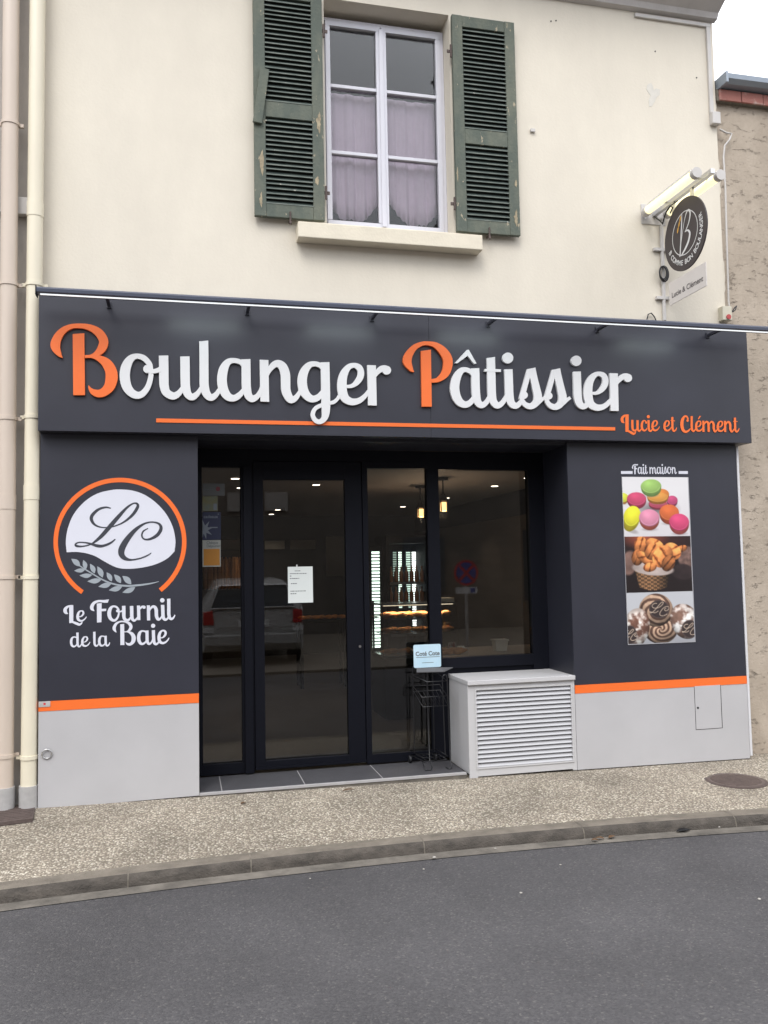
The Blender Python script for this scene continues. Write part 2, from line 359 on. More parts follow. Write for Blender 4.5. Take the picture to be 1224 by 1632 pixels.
# ------------------------------------------------------------------ lettering: ribbons traced in zoomed-photo units and laid on a plane
def ribbon(pts, k=7):
    """(x, y, width) centre line -> left and right edge points"""
    c = catmull(pts, k); L = []; R = []
    for i, p in enumerate(c):
        t = c[min(i+1, len(c)-1)][:2]-c[max(i-1, 0)][:2]; t = t/(np.linalg.norm(t)+1e-9); n = np.array([-t[1], t[0]])
        L.append(p[:2]+n*p[2]/2); R.append(p[:2]-n*p[2]/2)
    return L, R
def dotpoly(x, y, d, n=22): return [(x+d/2*math.cos(2*math.pi*i/n), y+d/2*math.sin(2*math.pi*i/n)) for i in range(n)]
def lay(mb, items, fn, th, k0=0., step=.0006):
    """items: ('r', pts) ribbons or ('p', polygon); fn(x, y, depth) -> world point; th: thickness"""
    k = k0
    for kind, d in items:
        if kind == 'r':
            L, R = ribbon(d); m = len(L)
            top = [[fn(*L[i], th+k+step*.9*i/m), fn(*R[i], th+k+step*.9*i/m)] for i in range(m)]
            bot = [[fn(*L[i], 0), fn(*R[i], 0)] for i in range(m)]
            vs = [v for r in top for v in r]+[v for r in bot for v in r]; o = 2*m; fs = []
            for i in range(m-1):
                a, b, c, e = 2*i, 2*i+1, 2*i+3, 2*i+2
                fs += [(a, b, c, e), (a, e, e+o, a+o), (b, b+o, c+o, c)]
            fs += [(0, o, o+1, 1), (2*m-2, 2*m-1, o+2*m-1, o+2*m-2)]
            mb.add(vs, fs)
        else:
            n = len(d); vs = [fn(*p, th+k) for p in d]+[fn(*p, 0) for p in d]
            mb.add(vs, [tuple(range(n))]+[(i, (i+1) % n, n+(i+1) % n, n+i) for i in range(n)])
        k += step
    return mb
def crop(x0, y0, sc, Y):
    return lambda x, y, d: P(x0+x*sc, y0+y*sc, Y)+Vector((0, -d, 0))
Q = 200/1224
r_, p_ = 'r', 'p'
def dot(x, y, d): return (p_, dotpoly(x, y, d))
def box4(x0, x1, y0, y1): return (p_, [(x0, y0), (x1, y0), (x1, y1), (x0, y1)])
G_B = [(p_, [(281, 198), (393, 190), (400, 793), (286, 793)]),
       (r_, [(180, 428, 4), (150, 395, 44), (112, 320, 92), (126, 245, 86), (180, 170, 66), (262, 125, 46), (355, 118, 44), (450, 135, 60), (535, 185, 82), (582, 265, 90), (562, 340, 84), (510, 392, 52), (455, 414, 30), (398, 418, 27)]),
       (r_, [(398, 417, 26), (470, 417, 30), (545, 438, 62), (612, 485, 96), (652, 555, 112), (660, 625, 118), (640, 705, 106), (592, 758, 86), (535, 778, 74), (480, 762, 56), (447, 728, 26), (436, 700, 6)])]
G_o = [(r_, [(1048, 540, 34), (1030, 490, 50), (975, 432, 54), (905, 413, 50), (845, 440, 72), (803, 510, 95), (788, 600, 100), (803, 695, 96), (845, 762, 82), (905, 794, 70), (960, 780, 62), (1012, 715, 54), (1040, 625, 50), (1044, 560, 46), (1036, 510, 46)]),
       dot(1008, 538, 80), (r_, [(1005, 540, 60), (1055, 560, 42), (1100, 555, 44), (1135, 540, 50)])]
G_u = [(r_, [(65, 224, 92), (67, 330, 92), (68, 440, 92), (72, 520, 90), (95, 585, 80), (158, 618, 72), (210, 595, 58), (246, 545, 42), (262, 500, 30)]),
       (r_, [(273, 233, 92), (275, 330, 92), (276, 440, 92), (280, 525, 90), (302, 600, 76), (345, 628, 66), (388, 603, 52), (420, 560, 40), (440, 515, 28)])]
G_l = [(r_, [(457, 84, 88), (459, 200, 88), (460, 400, 88), (463, 520, 88), (487, 600, 78), (530, 633, 66), (575, 607, 52), (605, 562, 40), (620, 520, 28)]), (p_, [(412, 87), (501, 78), (501, 92), (412, 92)])]
G_abowl = [(r_, [(850, 335, 26), (815, 288, 46), (745, 272, 48), (690, 292, 66), (650, 360, 90), (635, 460, 95), (650, 555, 92), (690, 620, 80), (745, 640, 64), (795, 618, 58), (838, 570, 44), (858, 520, 26)])]
G_astem = [(r_, [(868, 260, 88), (870, 330, 88), (871, 440, 88), (874, 535, 88), (893, 612, 76), (930, 645, 68), (978, 622, 52), (1010, 570, 40), (1022, 520, 28)])]
G_n = [(p_, [(1003, 264), (1088, 268), (1096, 675), (1010, 672)]),
       (r_, [(1075, 425, 24), (1098, 365, 48), (1140, 315, 62), (1185, 303, 72), (1228, 335, 85), (1252, 402, 92), (1256, 480, 92), (1259, 560, 90), (1283, 624, 82), (1312, 655, 70), (1352, 638, 54), (1386, 593, 42), (1404, 550, 28)])]
G_g = [(r_, [(525, 185, 26), (487, 135, 46), (428, 121, 50), (375, 142, 66), (332, 205, 86), (316, 290, 92), (330, 380, 90), (370, 440, 78), (420, 464, 66), (473, 446, 60), (510, 400, 44), (530, 350, 26)]),
       (r_, [(538, 106, 86), (541, 200, 86), (543, 300, 86), (546, 480, 86), (546, 585, 80), (533, 650, 60), (490, 686, 48), (446, 672, 44), (419, 620, 42), (440, 562, 40), (490, 530, 38), (560, 508, 34), (620, 495, 36), (660, 463, 34), (685, 420, 32), (695, 380, 26)])]
G_e = [(r_, [(735, 342, 26), (800, 336, 38), (850, 300, 56), (884, 245, 64), (887, 190, 62), (865, 152, 58), (820, 135, 46), (770, 152, 56), (727, 210, 76), (706, 290, 90), (707, 380, 92), (730, 450, 84), (775, 484, 72), (825, 492, 64), (880, 475, 54), (930, 433, 44), (965, 388, 36), (985, 345, 26)])]
G_r = [(p_, [(950, 133), (1035, 136), (1044, 528), (960, 526)]), (r_, [(1022, 250, 24), (1045, 210, 44), (1080, 175, 58), (1120, 166, 62), (1142, 180, 66)]), dot(1140, 184, 86)]
G_P = [(p_, [(250, 180), (348, 166), (356, 722), (260, 722)]),
       (r_, [(184, 384, 4), (155, 358, 40), (117, 280, 84), (135, 212, 76), (188, 145, 56), (258, 110, 40), (325, 105, 38), (398, 125, 56), (465, 180, 80), (508, 250, 90), (513, 315, 90), (492, 390, 80), (450, 438, 60), (405, 464, 42), (350, 472, 34)])]
G_aP = [(r_, [(765, 420, 26), (727, 377, 44), (680, 361, 48), (635, 380, 64), (595, 450, 84), (580, 540, 90), (595, 620, 86), (630, 678, 76), (680, 702, 64), (728, 685, 56), (765, 640, 42), (785, 595, 26)]),
        (r_, [(779, 348, 80), (782, 420, 80), (784, 520, 80), (789, 605, 80), (806, 678, 70), (842, 707, 62), (885, 685, 48), (912, 640, 38), (925, 595, 26)])]
G_circ = [(p_, [(580, 298), (698, 170), (718, 168), (706, 226), (608, 298)]), (p_, [(704, 226), (716, 168), (792, 301), (768, 304)])]
G_t = [(r_, [(933, 246, 80), (936, 350, 80), (939, 480, 80), (943, 605, 80), (958, 672, 72), (997, 711, 62), (1043, 687, 48), (1075, 640, 38), (1090, 595, 26)]), (p_, [(893, 250), (973, 237), (973, 252), (893, 252)]), (p_, [(874, 354), (1030, 358), (1030, 384), (868, 380)])]
G_i = [(r_, [(1104, 358, 80), (1107, 430, 80), (1110, 520, 80), (1114, 612, 80), (1131, 684, 72), (1172, 714, 60), (1215, 690, 46), (1243, 640, 32), (1252, 600, 24)]), dot(1098, 248, 106)]
G_s = [(p_, [(104, 525), (120, 470), (186, 234), (266, 221), (212, 318), (172, 465)]),
       (r_, [(230, 226, 72), (250, 320, 70), (276, 430, 74), (290, 505, 78), (272, 562, 68), (222, 596, 60), (168, 580, 50), (135, 535, 42), (138, 495, 44)]), dot(155, 488, 72), (r_, [(292, 560, 44), (330, 530, 34), (365, 505, 28)])]

def shift(items, dx, dy, s=1., ax=0., ay=0.):
    o = []
    for k, d in items:
        o.append((k, [((p[0]-ax)*s+ax+dx, (p[1]-ay)*s+ay+dy, *[q*s for q in p[2:]]) for p in d]))
    return o
# library in units of 410 = x-height, top of x-height y 0, baseline y 410, left edge x 0
def norm(items, x0, y0, s=1.): return [(k, [((p[0]-x0)*s, (p[1]-y0)*s, *[q*s for q in p[2:]]) for p in d]) for k, d in items]
LIB = {
 'B': (norm(G_B, 62, 393), 690), 'o': (norm(G_o, 740, 408), 385), 'u': (norm(G_u, 20, 226), 392), 'l': (norm(G_l, 412, 245), 178),
 'a': (norm(G_abowl+G_astem, 588, 256), 415), 'n': (norm(G_n, 1003, 264), 372), 'g': (norm(G_g, 272, 104), 388), 'e': (norm(G_e, 660, 116), 290),
 'r': (norm(G_r, 950, 133), 260), 't': (norm(G_t, 874, 355, 1.1), 205), 'i': (norm(G_i, 1065, 358, 1.13), 160), 's': (norm(G_s, 108, 246, 1.07), 258),
}
_n = LIB['n'][0]
LIB['c'] = ([(r_, [(215, 95, 50), (180, 38, 50), (128, 22, 46), (78, 46, 64), (42, 120, 86), (32, 205, 92), (42, 292, 88), (78, 357, 76), (128, 386, 64), (185, 368, 52), (230, 320, 38), (248, 280, 24)]), dot(208, 92, 84)], 255)
LIB['m'] = ([_n[0], (r_, [(72, 160, 24), (95, 101, 48), (137, 51, 62), (182, 39, 72), (225, 71, 85), (249, 138, 92), (253, 216, 92), (256, 410, 88)])]+[(_n[1][0], [(p[0]+205, p[1], p[2]) for p in _n[1][1]])], 577)
LIB['d'] = (norm(G_abowl, 588, 256)+[(r_, [(280, -150, 88), (281, 0, 88), (283, 184, 88), (286, 280, 88), (305, 356, 76), (342, 390, 68), (388, 366, 52), (420, 314, 40), (434, 266, 28)])], 415)
LIB['L'] = (norm([(p_, [(140, 212), (178, 208), (178, 380), (141, 386)]), (r_, [(130, 296, 4), (108, 278, 30), (104, 250, 32), (122, 226, 24), (150, 214, 14), (176, 212, 10)]), (r_, [(142, 382, 10), (170, 378, 18), (205, 392, 26), (232, 404, 24), (252, 392, 14), (260, 375, 4)])], 85, 263, 3.57), 430)
LIB['F'] = (norm([(p_, [(410, 190), (457, 186), (455, 376), (412, 378)]), (r_, [(386, 264, 4), (364, 240, 32), (364, 214, 34), (386, 182, 28), (430, 166, 22), (482, 170, 26), (508, 168, 30)]), (p_, [(480, 157), (528, 152), (515, 185), (480, 184)]), (p_, [(450, 244), (502, 243), (500, 266), (450, 268)])], 345, 220, 2.73), 455)
LIB['C'] = (norm([dot(700, 168, 26), (r_, [(706, 158, 14), (694, 134, 18), (672, 128, 18), (648, 158, 30), (640, 210, 34), (652, 258, 30), (682, 277, 22), (714, 262, 16), (732, 244, 8)])], 626, 168, 3.8), 400)
LIB['é'] = (LIB['e'][0]+[(p_, [(110, -50), (175, -170), (245, -170), (150, -50)])], 290)
LIB['â'] = LIB['a']
def sprint(mb, text, fn, x0, x1, base, xh, th=.002, gap=150):
    """lays text between x0 and x1 (fn units) with its baseline at base(x) and x-height xh; horizontal fit is exact"""
    items = []; x = 0
    for ch in text:
        if ch == ' ': x += gap; continue
        g, adv = LIB[ch]; items += [(k, [(p[0]+x, *p[1:]) for p in d]) for k, d in g]; x += adv
    xs = [p[0] for k, d in items for p in d]; mn, mxx = min(xs), max(xs)
    sx = (x1-x0)/(mxx-mn); sy = xh/410
    it2 = []
    for k, d in items:
        if k == 'r':
            L, R = ribbon(d, 5); poly = [('q', L, R)]
            it2.append(('rr', L, R))
        else: it2.append(('pp', d))
    k = 0
    conv = lambda q, dd: fn(x0+(q[0]-mn)*sx, base(x0+(q[0]-mn)*sx)-(410-q[1])*sy, dd)
    for it in it2:
        if it[0] == 'rr':
            L, R = it[1:]; m = len(L); vs = []
            for i in range(m): vs += [conv(L[i], th+k+.00015*i/m), conv(R[i], th+k+.00015*i/m)]
            mb.add(vs, [(2*i, 2*i+1, 2*i+3, 2*i+2) for i in range(m-1)])
        else: mb.add([conv(q, th+k) for q in it[1]], [tuple(range(len(it[1])))])
        k += .00017
    return mb
def font_text(mb, body, fn, size, x, y, align='CENTER', th=.001, bold=.012):
    """plain sans text from the built-in font, as mesh; fn(u, v, depth)"""
    cu = bpy.data.curves.new('t', 'FONT'); cu.body = body; cu.size = size; cu.align_x = align; cu.offset = size*bold
    o = bpy.data.objects.new('t', cu); COL.objects.link(o); dg = bpy.context.evaluated_depsgraph_get(); dg.update()
    me = bpy.data.meshes.new_from_object(o.evaluated_get(dg))
    mb.add([fn(x+v.co.x, y+v.co.y, th) for v in me.vertices], [tuple(p.vertices) for p in me.polygons])
    bpy.data.objects.remove(o); bpy.data.meshes.remove(me); bpy.data.curves.remove(cu)
    return mb

# ================================================================== GROUND
def ky(x):                                  # outer top edge of the kerb
    t = min(max(x, -2.5), 6)-1.3; return -1.146-.022*t*t
def zf(x): return .016-.0115*min(max(x, -3), 8)
XS = [-60, -25, -8]+[-5+.25*i for i in range(61)]+[14, 25, 60]
g = MB(); g.box(-200, 200, -200, 200, -.30, -.125); struct('ground', g, M_gutter)
g = MB()
ys = [-40, -14, -7.0, -6.6]
vs = []; fs = []
for i, x in enumerate(XS): vs += [(x, -6.6, -.118), (x, -4, -.105), (x, ky(x)-.03, -.12)]
for i in range(len(XS)-1):
    for k in (0, 1): fs.append((3*i+k, 3*i+3+k, 3*i+4+k, 3*i+1+k))
g.add(vs, fs); struct('road', g, M_road)
g = MB(); vs = []; fs = []
for x in XS:
    k = ky(x); vs += [(x, k+.115, -.050), (x, k*.5, (zf(x)-.05)*.5-.001), (x, -.02, zf(x)-.002), (x, 2., zf(x)-.002)]
for i in range(len(XS)-1):
    for k in range(3): fs.append((4*i+k, 4*i+4+k, 4*i+5+k, 4*i+1+k))
g.add(vs, fs); struct('pavement', g, M_pave)
# kerb: stones with joints on a mortar core
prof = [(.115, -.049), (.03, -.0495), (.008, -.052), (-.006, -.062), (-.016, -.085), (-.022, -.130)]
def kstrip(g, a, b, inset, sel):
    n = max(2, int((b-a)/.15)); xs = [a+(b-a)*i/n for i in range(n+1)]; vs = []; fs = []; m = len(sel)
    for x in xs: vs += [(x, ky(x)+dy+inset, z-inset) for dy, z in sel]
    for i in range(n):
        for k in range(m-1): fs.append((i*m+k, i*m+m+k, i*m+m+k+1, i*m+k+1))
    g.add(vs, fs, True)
joints = [-12+1.0*i for i in range(11)]+[-.95, -.29, .36]+[1.36+1.0*i for i in range(14)]
top, face = MB(), MB()
for a, b in zip(joints, joints[1:]):
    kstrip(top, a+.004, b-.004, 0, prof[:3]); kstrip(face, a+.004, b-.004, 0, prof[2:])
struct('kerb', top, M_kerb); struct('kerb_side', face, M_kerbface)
g = MB(); kstrip(g, -12, 15.3, .003, prof); struct('kerb_mortar', g, M_joint)
g = MB(); vs = []; fs = []
for x in XS: vs += [(x, ky(x)-.115, -.1155), (x, ky(x)-.020, -.113)]
for i in range(len(XS)-1): fs.append((2*i, 2*i+2, 2*i+3, 2*i+1))
g.add(vs, fs); struct('gutter_strip', g, M_gutter)
# far side of the street (seen only in the glass)
g = MB(); g.box(-60, 60, -13.9, -6.6, -.2, -.075); struct('opposite_pavement', g, mat('sandy_parking', (.17, .145, .115), .9, .15, 2))

# ================================================================== SHOP BUILDING
WY = .12                                       # plane of the rendered wall
BL, BR = -.985, 4.455
bld = thing('shop_building', 'cream rendered two storey house with louvred shutters above a dark shopfront', 'building', (1.7, .12, 0))
WX0, WX1, WZ0, WZ1 = P(521, 200, WY).x-.012, P(721, 200, WY).x-.01, 4.145, P(600, 8, WY).z
EAVE = P(1132, 37, WY).z
g = MB(); wall_holes(g, BL, BR, -.02, EAVE+.5, WY, WY+.33, [(WX0, WX1, WZ0, WZ1), (.06, 2.96, -.01, 2.62)])
g.build('wall', M_wall, bld)
g = MB(); g.box(BL, BL+.2, WY+.33, 9.2, -.02, EAVE+.5); g.box(BR-.2, BR, WY+.33, 9.2, -.02, EAVE+.5); g.box(BL, BR, 9.2, 9.4, -.02, EAVE+.5)
g.each('side_wall', M_stone, bld)
# moulded eaves
prof2 = [(WY-.001, EAVE), (WY-.05, EAVE+.01), (WY-.07, EAVE+.05), (WY-.20, EAVE+.12), (WY-.30, EAVE+.22), (WY-.32, EAVE+.34), (WY-.001, EAVE+.34)]
g = MB(); g.prism([(BL, y, z) for y, z in prof2], (BR-BL+.02, 0, 0)); g.build('cornice', M_soffit, bld)
g = MB(); g.prism([(BL, -.35, EAVE+.36), (BL, 4.8, EAVE+2.8), (BL, 9.6, EAVE+.36), (BL, 9.6, EAVE+.52), (BL, 4.8, EAVE+3.0), (BL, -.35, EAVE+.48)], (BR-BL, 0, 0)); g.build('roof', M_roof, bld)
g = MB(); a, b = P(475, 352, .0), P(769, 373, .0); g.box(a.x, b.x, 0, WY+.14, a.z-.118, a.z); g.build('sill', M_sill, bld, .006)
# interior shell
FZ, CZ = .03, 2.5
g = MB(); g.box(BL+.2, BR-.2, .56, 9.2, -.02, FZ); g.build('shop_floor', M_infloor, bld)
g = MB(); g.box(BL+.2, BR-.2, .46, 9.2, CZ, CZ+.1); g.build('shop_ceiling', M_inceil, bld)
g = MB(); g.box(BL+.2, BR-.25, 9.1, 9.19, FZ, CZ); g.box(BL+.2, BL+.25, .58, 9.1, FZ, CZ); g.build('shop_back_wall', M_inwall, bld)
g = MB(); g.box(BR-.26, BR-.21, .58, 9.1, FZ, CZ); g.build('shop_side_wall', M_inwood, bld)
g = MB(); g.box(BR-.285, BR-.262, .6, 9.0, CZ-.32, CZ-.005); g.build('shop_wall_band', M_inwall, bld)
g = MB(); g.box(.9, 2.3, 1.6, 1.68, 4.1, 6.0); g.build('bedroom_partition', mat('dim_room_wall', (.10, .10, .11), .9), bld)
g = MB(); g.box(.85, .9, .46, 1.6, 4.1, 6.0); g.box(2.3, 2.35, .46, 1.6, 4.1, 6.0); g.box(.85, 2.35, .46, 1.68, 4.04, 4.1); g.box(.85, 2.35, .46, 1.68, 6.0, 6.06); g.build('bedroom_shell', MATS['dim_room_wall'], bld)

# upper window
WF = WY+.15
win = MB()
x0, x1, z0, z1 = P(512, 200, WF).x, P(714, 200, WF).x, 4.155, P(600, 38, WF).z
x0 = max(x0, WX0+.002); x1 = min(x1, WX1-.002); z1 = min(z1, WZ1-.002)
fw = .028
win.box(x0, x1, WF, WF+.06, z0, z0+.035); win.box(x0, x1, WF, WF+.06, z1-fw, z1); win.box(x0, x0+fw, WF, WF+.06, z0+.035, z1-fw); win.box(x1-fw, x1, WF, WF+.06, z0+.035, z1-fw)
xm = P(609, 200, WF).x
sash = MB(); bars = [P(560, 140, WF).z, P(560, 245, WF).z]
panes = MB()
for a, b in ((x0+fw+.003, xm-.004), (xm+.004, x1-fw-.003)):
    y0, y1 = WF-.012, WF+.04; c, d = z0+.04, z1-fw-.003; s = .038
    sash.box(a, b, y0, y1, c, c+s); sash.box(a, b, y0, y1, d-s, d); sash.box(a, a+s, y0, y1, c+s, d-s); sash.box(b-s, b, y0, y1, c+s, d-s)
    for zb in bars: sash.box(a+s, b-s, y0+.006, y1, zb-.014, zb+.014)
    panes.box(a+s-.004, b-s+.004, WF+.018, WF+.024, c+s-.004, d-s+.004)
sash.box(xm-.018, xm+.018, WF-.022, WF-.0125, z0+.05, z1-.05)
wf = win.build('window', M_pvc, bld, .003)
sash.build('window_sash', M_pvc, wf, .004); panes.build('pane', M_bglass, wf)
# curtains
for j, (a, b) in enumerate(((x0+.05, xm-.03), (xm+.03, x1-.05))):
    g = MB(); n = 90; ztop = bars[0]+.004; vs = []; fs = []
    def zb(u, j=j):
        return z0+.135+ (.16*max(0, (.28-u)/.28)**1.2+.13*max(0, (u-.72)/.28)**1.1 if j == 0 else .20*max(0, (.42-u)/.42)**1.1+.10*max(0, (u-.78)/.22))+.006*math.sin(u*70)
    for i in range(n+1):
        u = i/n; x = a+(b-a)*u; fold = .012*math.sin(u*24+j*1.3)+.010*math.sin(u*11+2*j)+.004*math.sin(u*57)
        for k in range(9):
            t = k/8; z = ztop+(zb(u)-ztop)*t; vs.append((x, WF+.11+fold*(.4+.6*t), z))
    for i in range(n):
        for k in range(8): fs.append((i*9+k, i*9+9+k, i*9+10+k, i*9+k+1))
    g.add(vs, fs, True); c = g.build('curtain', M_curtain)
    md = c.modifiers.new('thick', 'SOLIDIFY'); md.thickness = .002
    tag(c, ['pink net curtain with scalloped hem behind the left-hand casement' , 'pink net curtain with scalloped hem behind the casement beside the right shutter'][j], 'curtain', 'curtains in the upper window')

# shutters
def shutter(px0, px1, pz, ztop, py, lath):
    xa, xb = P(px0, py, .055).x, P(px1, py, .055).x; za = pz; ya, yb = .055, .092; st = .085
    f = MB(); zm = za+.46*(ztop-za) if lath else za+.44*(ztop-za)
    f.box(xa, xa+st, ya, yb, za, ztop); f.box(xb-st, xb, ya, yb, za, ztop)
    for c, d in ((za, za+.10), (zm-.06, zm+.06), (ztop-.09, ztop)): f.box(xa+st, xb-st, ya+.003, yb-.001, c, d)
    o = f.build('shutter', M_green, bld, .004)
    s = MB(); se = MB(); rnd = random.Random(3 if lath else 4)
    for c, d in ((za+.10, zm-.06), (zm+.06, ztop-.09)):
        n = int((d-c)/.036); h = (d-c)/n
        for i in range(n):
            z = c+(i+.5)*h; tl = rnd.uniform(-.003, .003)
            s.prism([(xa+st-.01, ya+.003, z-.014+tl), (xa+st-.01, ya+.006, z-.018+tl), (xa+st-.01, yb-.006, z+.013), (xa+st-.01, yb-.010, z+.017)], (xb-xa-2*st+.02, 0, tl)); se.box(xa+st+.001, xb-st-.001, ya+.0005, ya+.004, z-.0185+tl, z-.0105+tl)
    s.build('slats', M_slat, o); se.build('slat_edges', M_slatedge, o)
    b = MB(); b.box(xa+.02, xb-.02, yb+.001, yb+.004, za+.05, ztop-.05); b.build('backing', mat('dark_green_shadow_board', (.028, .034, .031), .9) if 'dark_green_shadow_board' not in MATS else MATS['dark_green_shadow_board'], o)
    h = MB()
    for zz in (za+.22, ztop-.3):
        h = MB(); xh = xb+.012 if lath else xa-.012
        h.tube([(xh, ya+.01, zz-.05), (xh, ya+.01, zz+.05)], .009); h.box(xh-.03, xh+.03, ya+.012, ya+.02, zz-.012, zz+.012); h.build('hinge', M_iron, o)
    h = MB(); xc = (xa+xb)/2; h.tube([(xc, yb+.02, za-.015), (xc, ya-.005, za-.015), (xc, ya-.012, za-.05)], .008); h.tube([(xc, ya-.006, za-.025), (xc, ya-.006, za+.045)], .007)
    h.build('shutter_stay', M_iron, o)
    # curled strips of bare wood where the paint has come away
    c = MB()
    spots = [(xa+.06, za+.40, .030, .20), (xb-.03, za+.75, .034, .17), (xb-.05, za+.30, .028, .07), (xa+.05, za+.12, .02, .12)] if lath else [(xb-.03, za+.14, .03, .14), (xb-.025, za+.42, .02, .06), (xa+.015, za+.45, .012, .12)]
    for x, z, ww, hh in spots:
        n = 12; pts = []
        for i in range(n+1):
            t = i/n; pts.append((x-ww*math.sin(math.pi*t)*rnd.uniform(.45, 1), ya-.002, z+hh*(t-.5)))
        for i in range(n, -1, -1):
            t = i/n; pts.append((x+ww*.35*math.sin(math.pi*t)*rnd.uniform(.2, 1)+.001, ya-.002, z+hh*(t-.5)+.002))
        c.prism(pts, (0, .0015, 0))
    c.each('bare_patch', M_rawwood, o)
    if lath:
        l = MB(); p0 = P(422, 110, .04); p1 = P(410, 196, .04)
        ax = (p0-p1).normalized(); side = Vector((ax.z, 0, -ax.x))
        l.obox((p0+p1)/2, side*.034, (0, .011, 0), ax*((p0-p1).length/2)); l.build('loose_board', M_green, o, .003)
    return o
SZ = P(729, 365, .055).z-.005
s1 = shutter(404.6, 515.5, SZ-.01, P(720, 22, .055).z+.03, 180, True); s1['label'] = 'green shutter with a loose board nailed across its stile'
s2 = shutter(724.5, 824.5, SZ-.01, P(720, 22, .055).z, 200, False); s2['label'] = 'green louvred shutter with peeling lower corner'
sm = MB(); a = P(848, 209, WY); sm.box(a.x-.02, a.x+.02, WY-.02, WY-.0005, a.z-.014, a.z+.014)
tag(sm.build('wall_stub', M_trunk, None, .003), 'small pale plastic stub fixed to the cream wall beside the green shutter', 'fitting')
# repaired patch and old fixings on the wall
pt = MB(); c0 = P(1040, 150, WY)
pts = []
for i in range(18):
    t = 2*math.pi*i/18; r = .055*(1+.4*math.sin(3*t+1)+.2*math.sin(5*t)); pts.append((c0.x+r*.9*math.cos(t), WY-.002, c0.z+r*1.6*math.sin(t)))
pt.prism(pts, (0, .0015, 0)); pt.build('plaster_patch', mat('grey_filler', (.60, .575, .52), .9, .1, 12), bld)
nb = MB()
for px, py in ((1044, 82), (1110, 124), (878, 34), (886, 33)):
    q = P(px, py, WY); nb.disc((q.x, WY-.004, q.z), .006, (0, 1, 0), .0038, 8)
nb.each('old_plug', M_black, bld)

# ================================================================== SHOPFRONT
sf = thing('shopfront', 'anthracite panelled shopfront with orange bands, grey base and recessed glazed entrance', 'shopfront', (1.75, .1, 0))
PTOP = 2.493
LX0, LX1, RX0, RX1 = -.928, .103, 2.905, 4.405
lz0, lz1, lb = P(190, 1119.5, 0).z+.0, 0, 0
def stripe(xa, xb, pa, pb):       # heights of band top and bottom, measured at the two ends
    return P(*pa, 0).z, P(*pb, 0).z
LST, LSB = P(190, 1111.5, 0).z, P(190, 1127, 0).z
RST, RSB = P(1054, 1084.5, 0).z, P(1054, 1097.5, 0).z
for (xa, xb, zt, zb, zbot) in ((LX0, LX1, LST, LSB, .020), (RX0, RX1, RST, RSB, -.020)):
    g = MB(); g.box(xa, xb, 0, .02, zt, PTOP); g.build('cladding_panel', M_dark, sf, .0015)
    g = MB(); g.box(xa, xb, -.003, .02, zb+.0005, zt-.0005); g.build('orange_band', M_orange, sf)
    g = MB()
    if xa < 0: g.prism([(xa, -.001, zbot-.004), (xb, -.001, zbot+.002), (xb, -.001, zb-.001), (xa, -.001, zb-.001)], (0, .021, 0))
    else: g.prism([(xa, -.001, zbot+.008), (xb, -.001, zbot-.010), (xb, -.001, zb-.001), (xa, -.001, zb-.001)], (0, .021, 0))
    g.build('base_panel', M_grey, sf, .0015)
g = MB(); g.box(LX0+.004, LX0+.016, .021, WY-.001, .02, PTOP); g.box(RX1-.016, RX1-.004, .021, WY-.001, -.02, PTOP); g.each('return_panel', M_dark, sf)
g = MB(); g.box(LX1-.02, LX1, .0205, .5, .02, PTOP); g.box(RX0, RX0+.02, .0205, .5, -.02, PTOP); g.each('reveal', M_reveal, sf)
GT = P(600, 747, .5).z
g = MB(); g.box(LX1+.001, RX0-.001, .02, .455, PTOP-.02, PTOP+.02); g.build('recess_ceiling', M_reveal, sf)
g = MB(); g.box(LX1+.001, RX0-.001, .455, .50, GT+.05, PTOP-.021); g.build('header_panel', M_frame, sf)
g = MB(); g.prism([(RX1+.001, -.006, -.01), (RX1+.001, WY-.002, -.01), (RX1+.02, WY-.002, -.01), (RX1+.02, -.006, -.01)], (0, 0, PTOP-.0)); g.build('corner_trim', M_alu, sf, .002)
# meter hatch in the right base
hx0, hx1, hz1, hz0 = P(1108, 1130, 0).x, P(1149, 1130, 0).x, P(1128, 1092.5, 0).z, P(1130, 1161, 0).z
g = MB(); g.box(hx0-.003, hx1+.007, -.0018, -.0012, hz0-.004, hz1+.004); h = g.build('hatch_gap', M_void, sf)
g = MB(); g.box(hx0, hx1, -.0045, -.0020, hz0, hz1); h = g.build('meter_hatch', M_grey, sf, .0008)
g = MB(); q = P(1111, 1128, 0); g.disc((q.x+.004, -.0065, q.z), .009, (0, 1, 0), .002, 14); g.build('lock', M_black, h)
# glazed screen
GY = .47
def gx(px, py=980): return P(px, py, GY).x
SILL = .045
ZT = P(600, 746.6, GY).z
fr = MB()
xs = [gx(322.4), gx(384.7), gx(404), gx(580), gx(588.5), gx(684), gx(702.5), gx(847), RX0-.002]
XL = LX1+.002
def bar(xa, xb, za, zb, y0=GY-.02, y1=GY+.05): fr.box(xa, xb, y0, y1, za, zb)
WB = P(780, 1045, GY).z
bar(XL, xs[0], SILL, GT+.05); bar(xs[1], xs[2], SILL, GT+.05); bar(xs[3]+.001, xs[4], SILL, GT+.05); bar(xs[5], xs[6], SILL, GT+.05); bar(xs[7], xs[8], SILL, GT+.05)
bar(xs[0], xs[1], ZT, GT+.05); bar(xs[4], xs[5], ZT, GT+.05); bar(xs[6], xs[7], ZT-.005, GT+.05); bar(xs[2], xs[3], ZT+.05, GT+.05)
bar(xs[0], xs[1], SILL, P(350, 1217, GY).z); bar(xs[4], xs[5], SILL, P(640, 1198.5, GY).z); bar(xs[6], xs[7], WB-.085, WB); bar(xs[6], xs[7], SILL, WB-.086, GY, GY+.04)
fr.box(xs[1]+.02, xs[2]-.012, GY-.045, GY-.0205, SILL, GT)      # hinge post cover
fr.build('glazing_frame', M_frame, sf, .003)
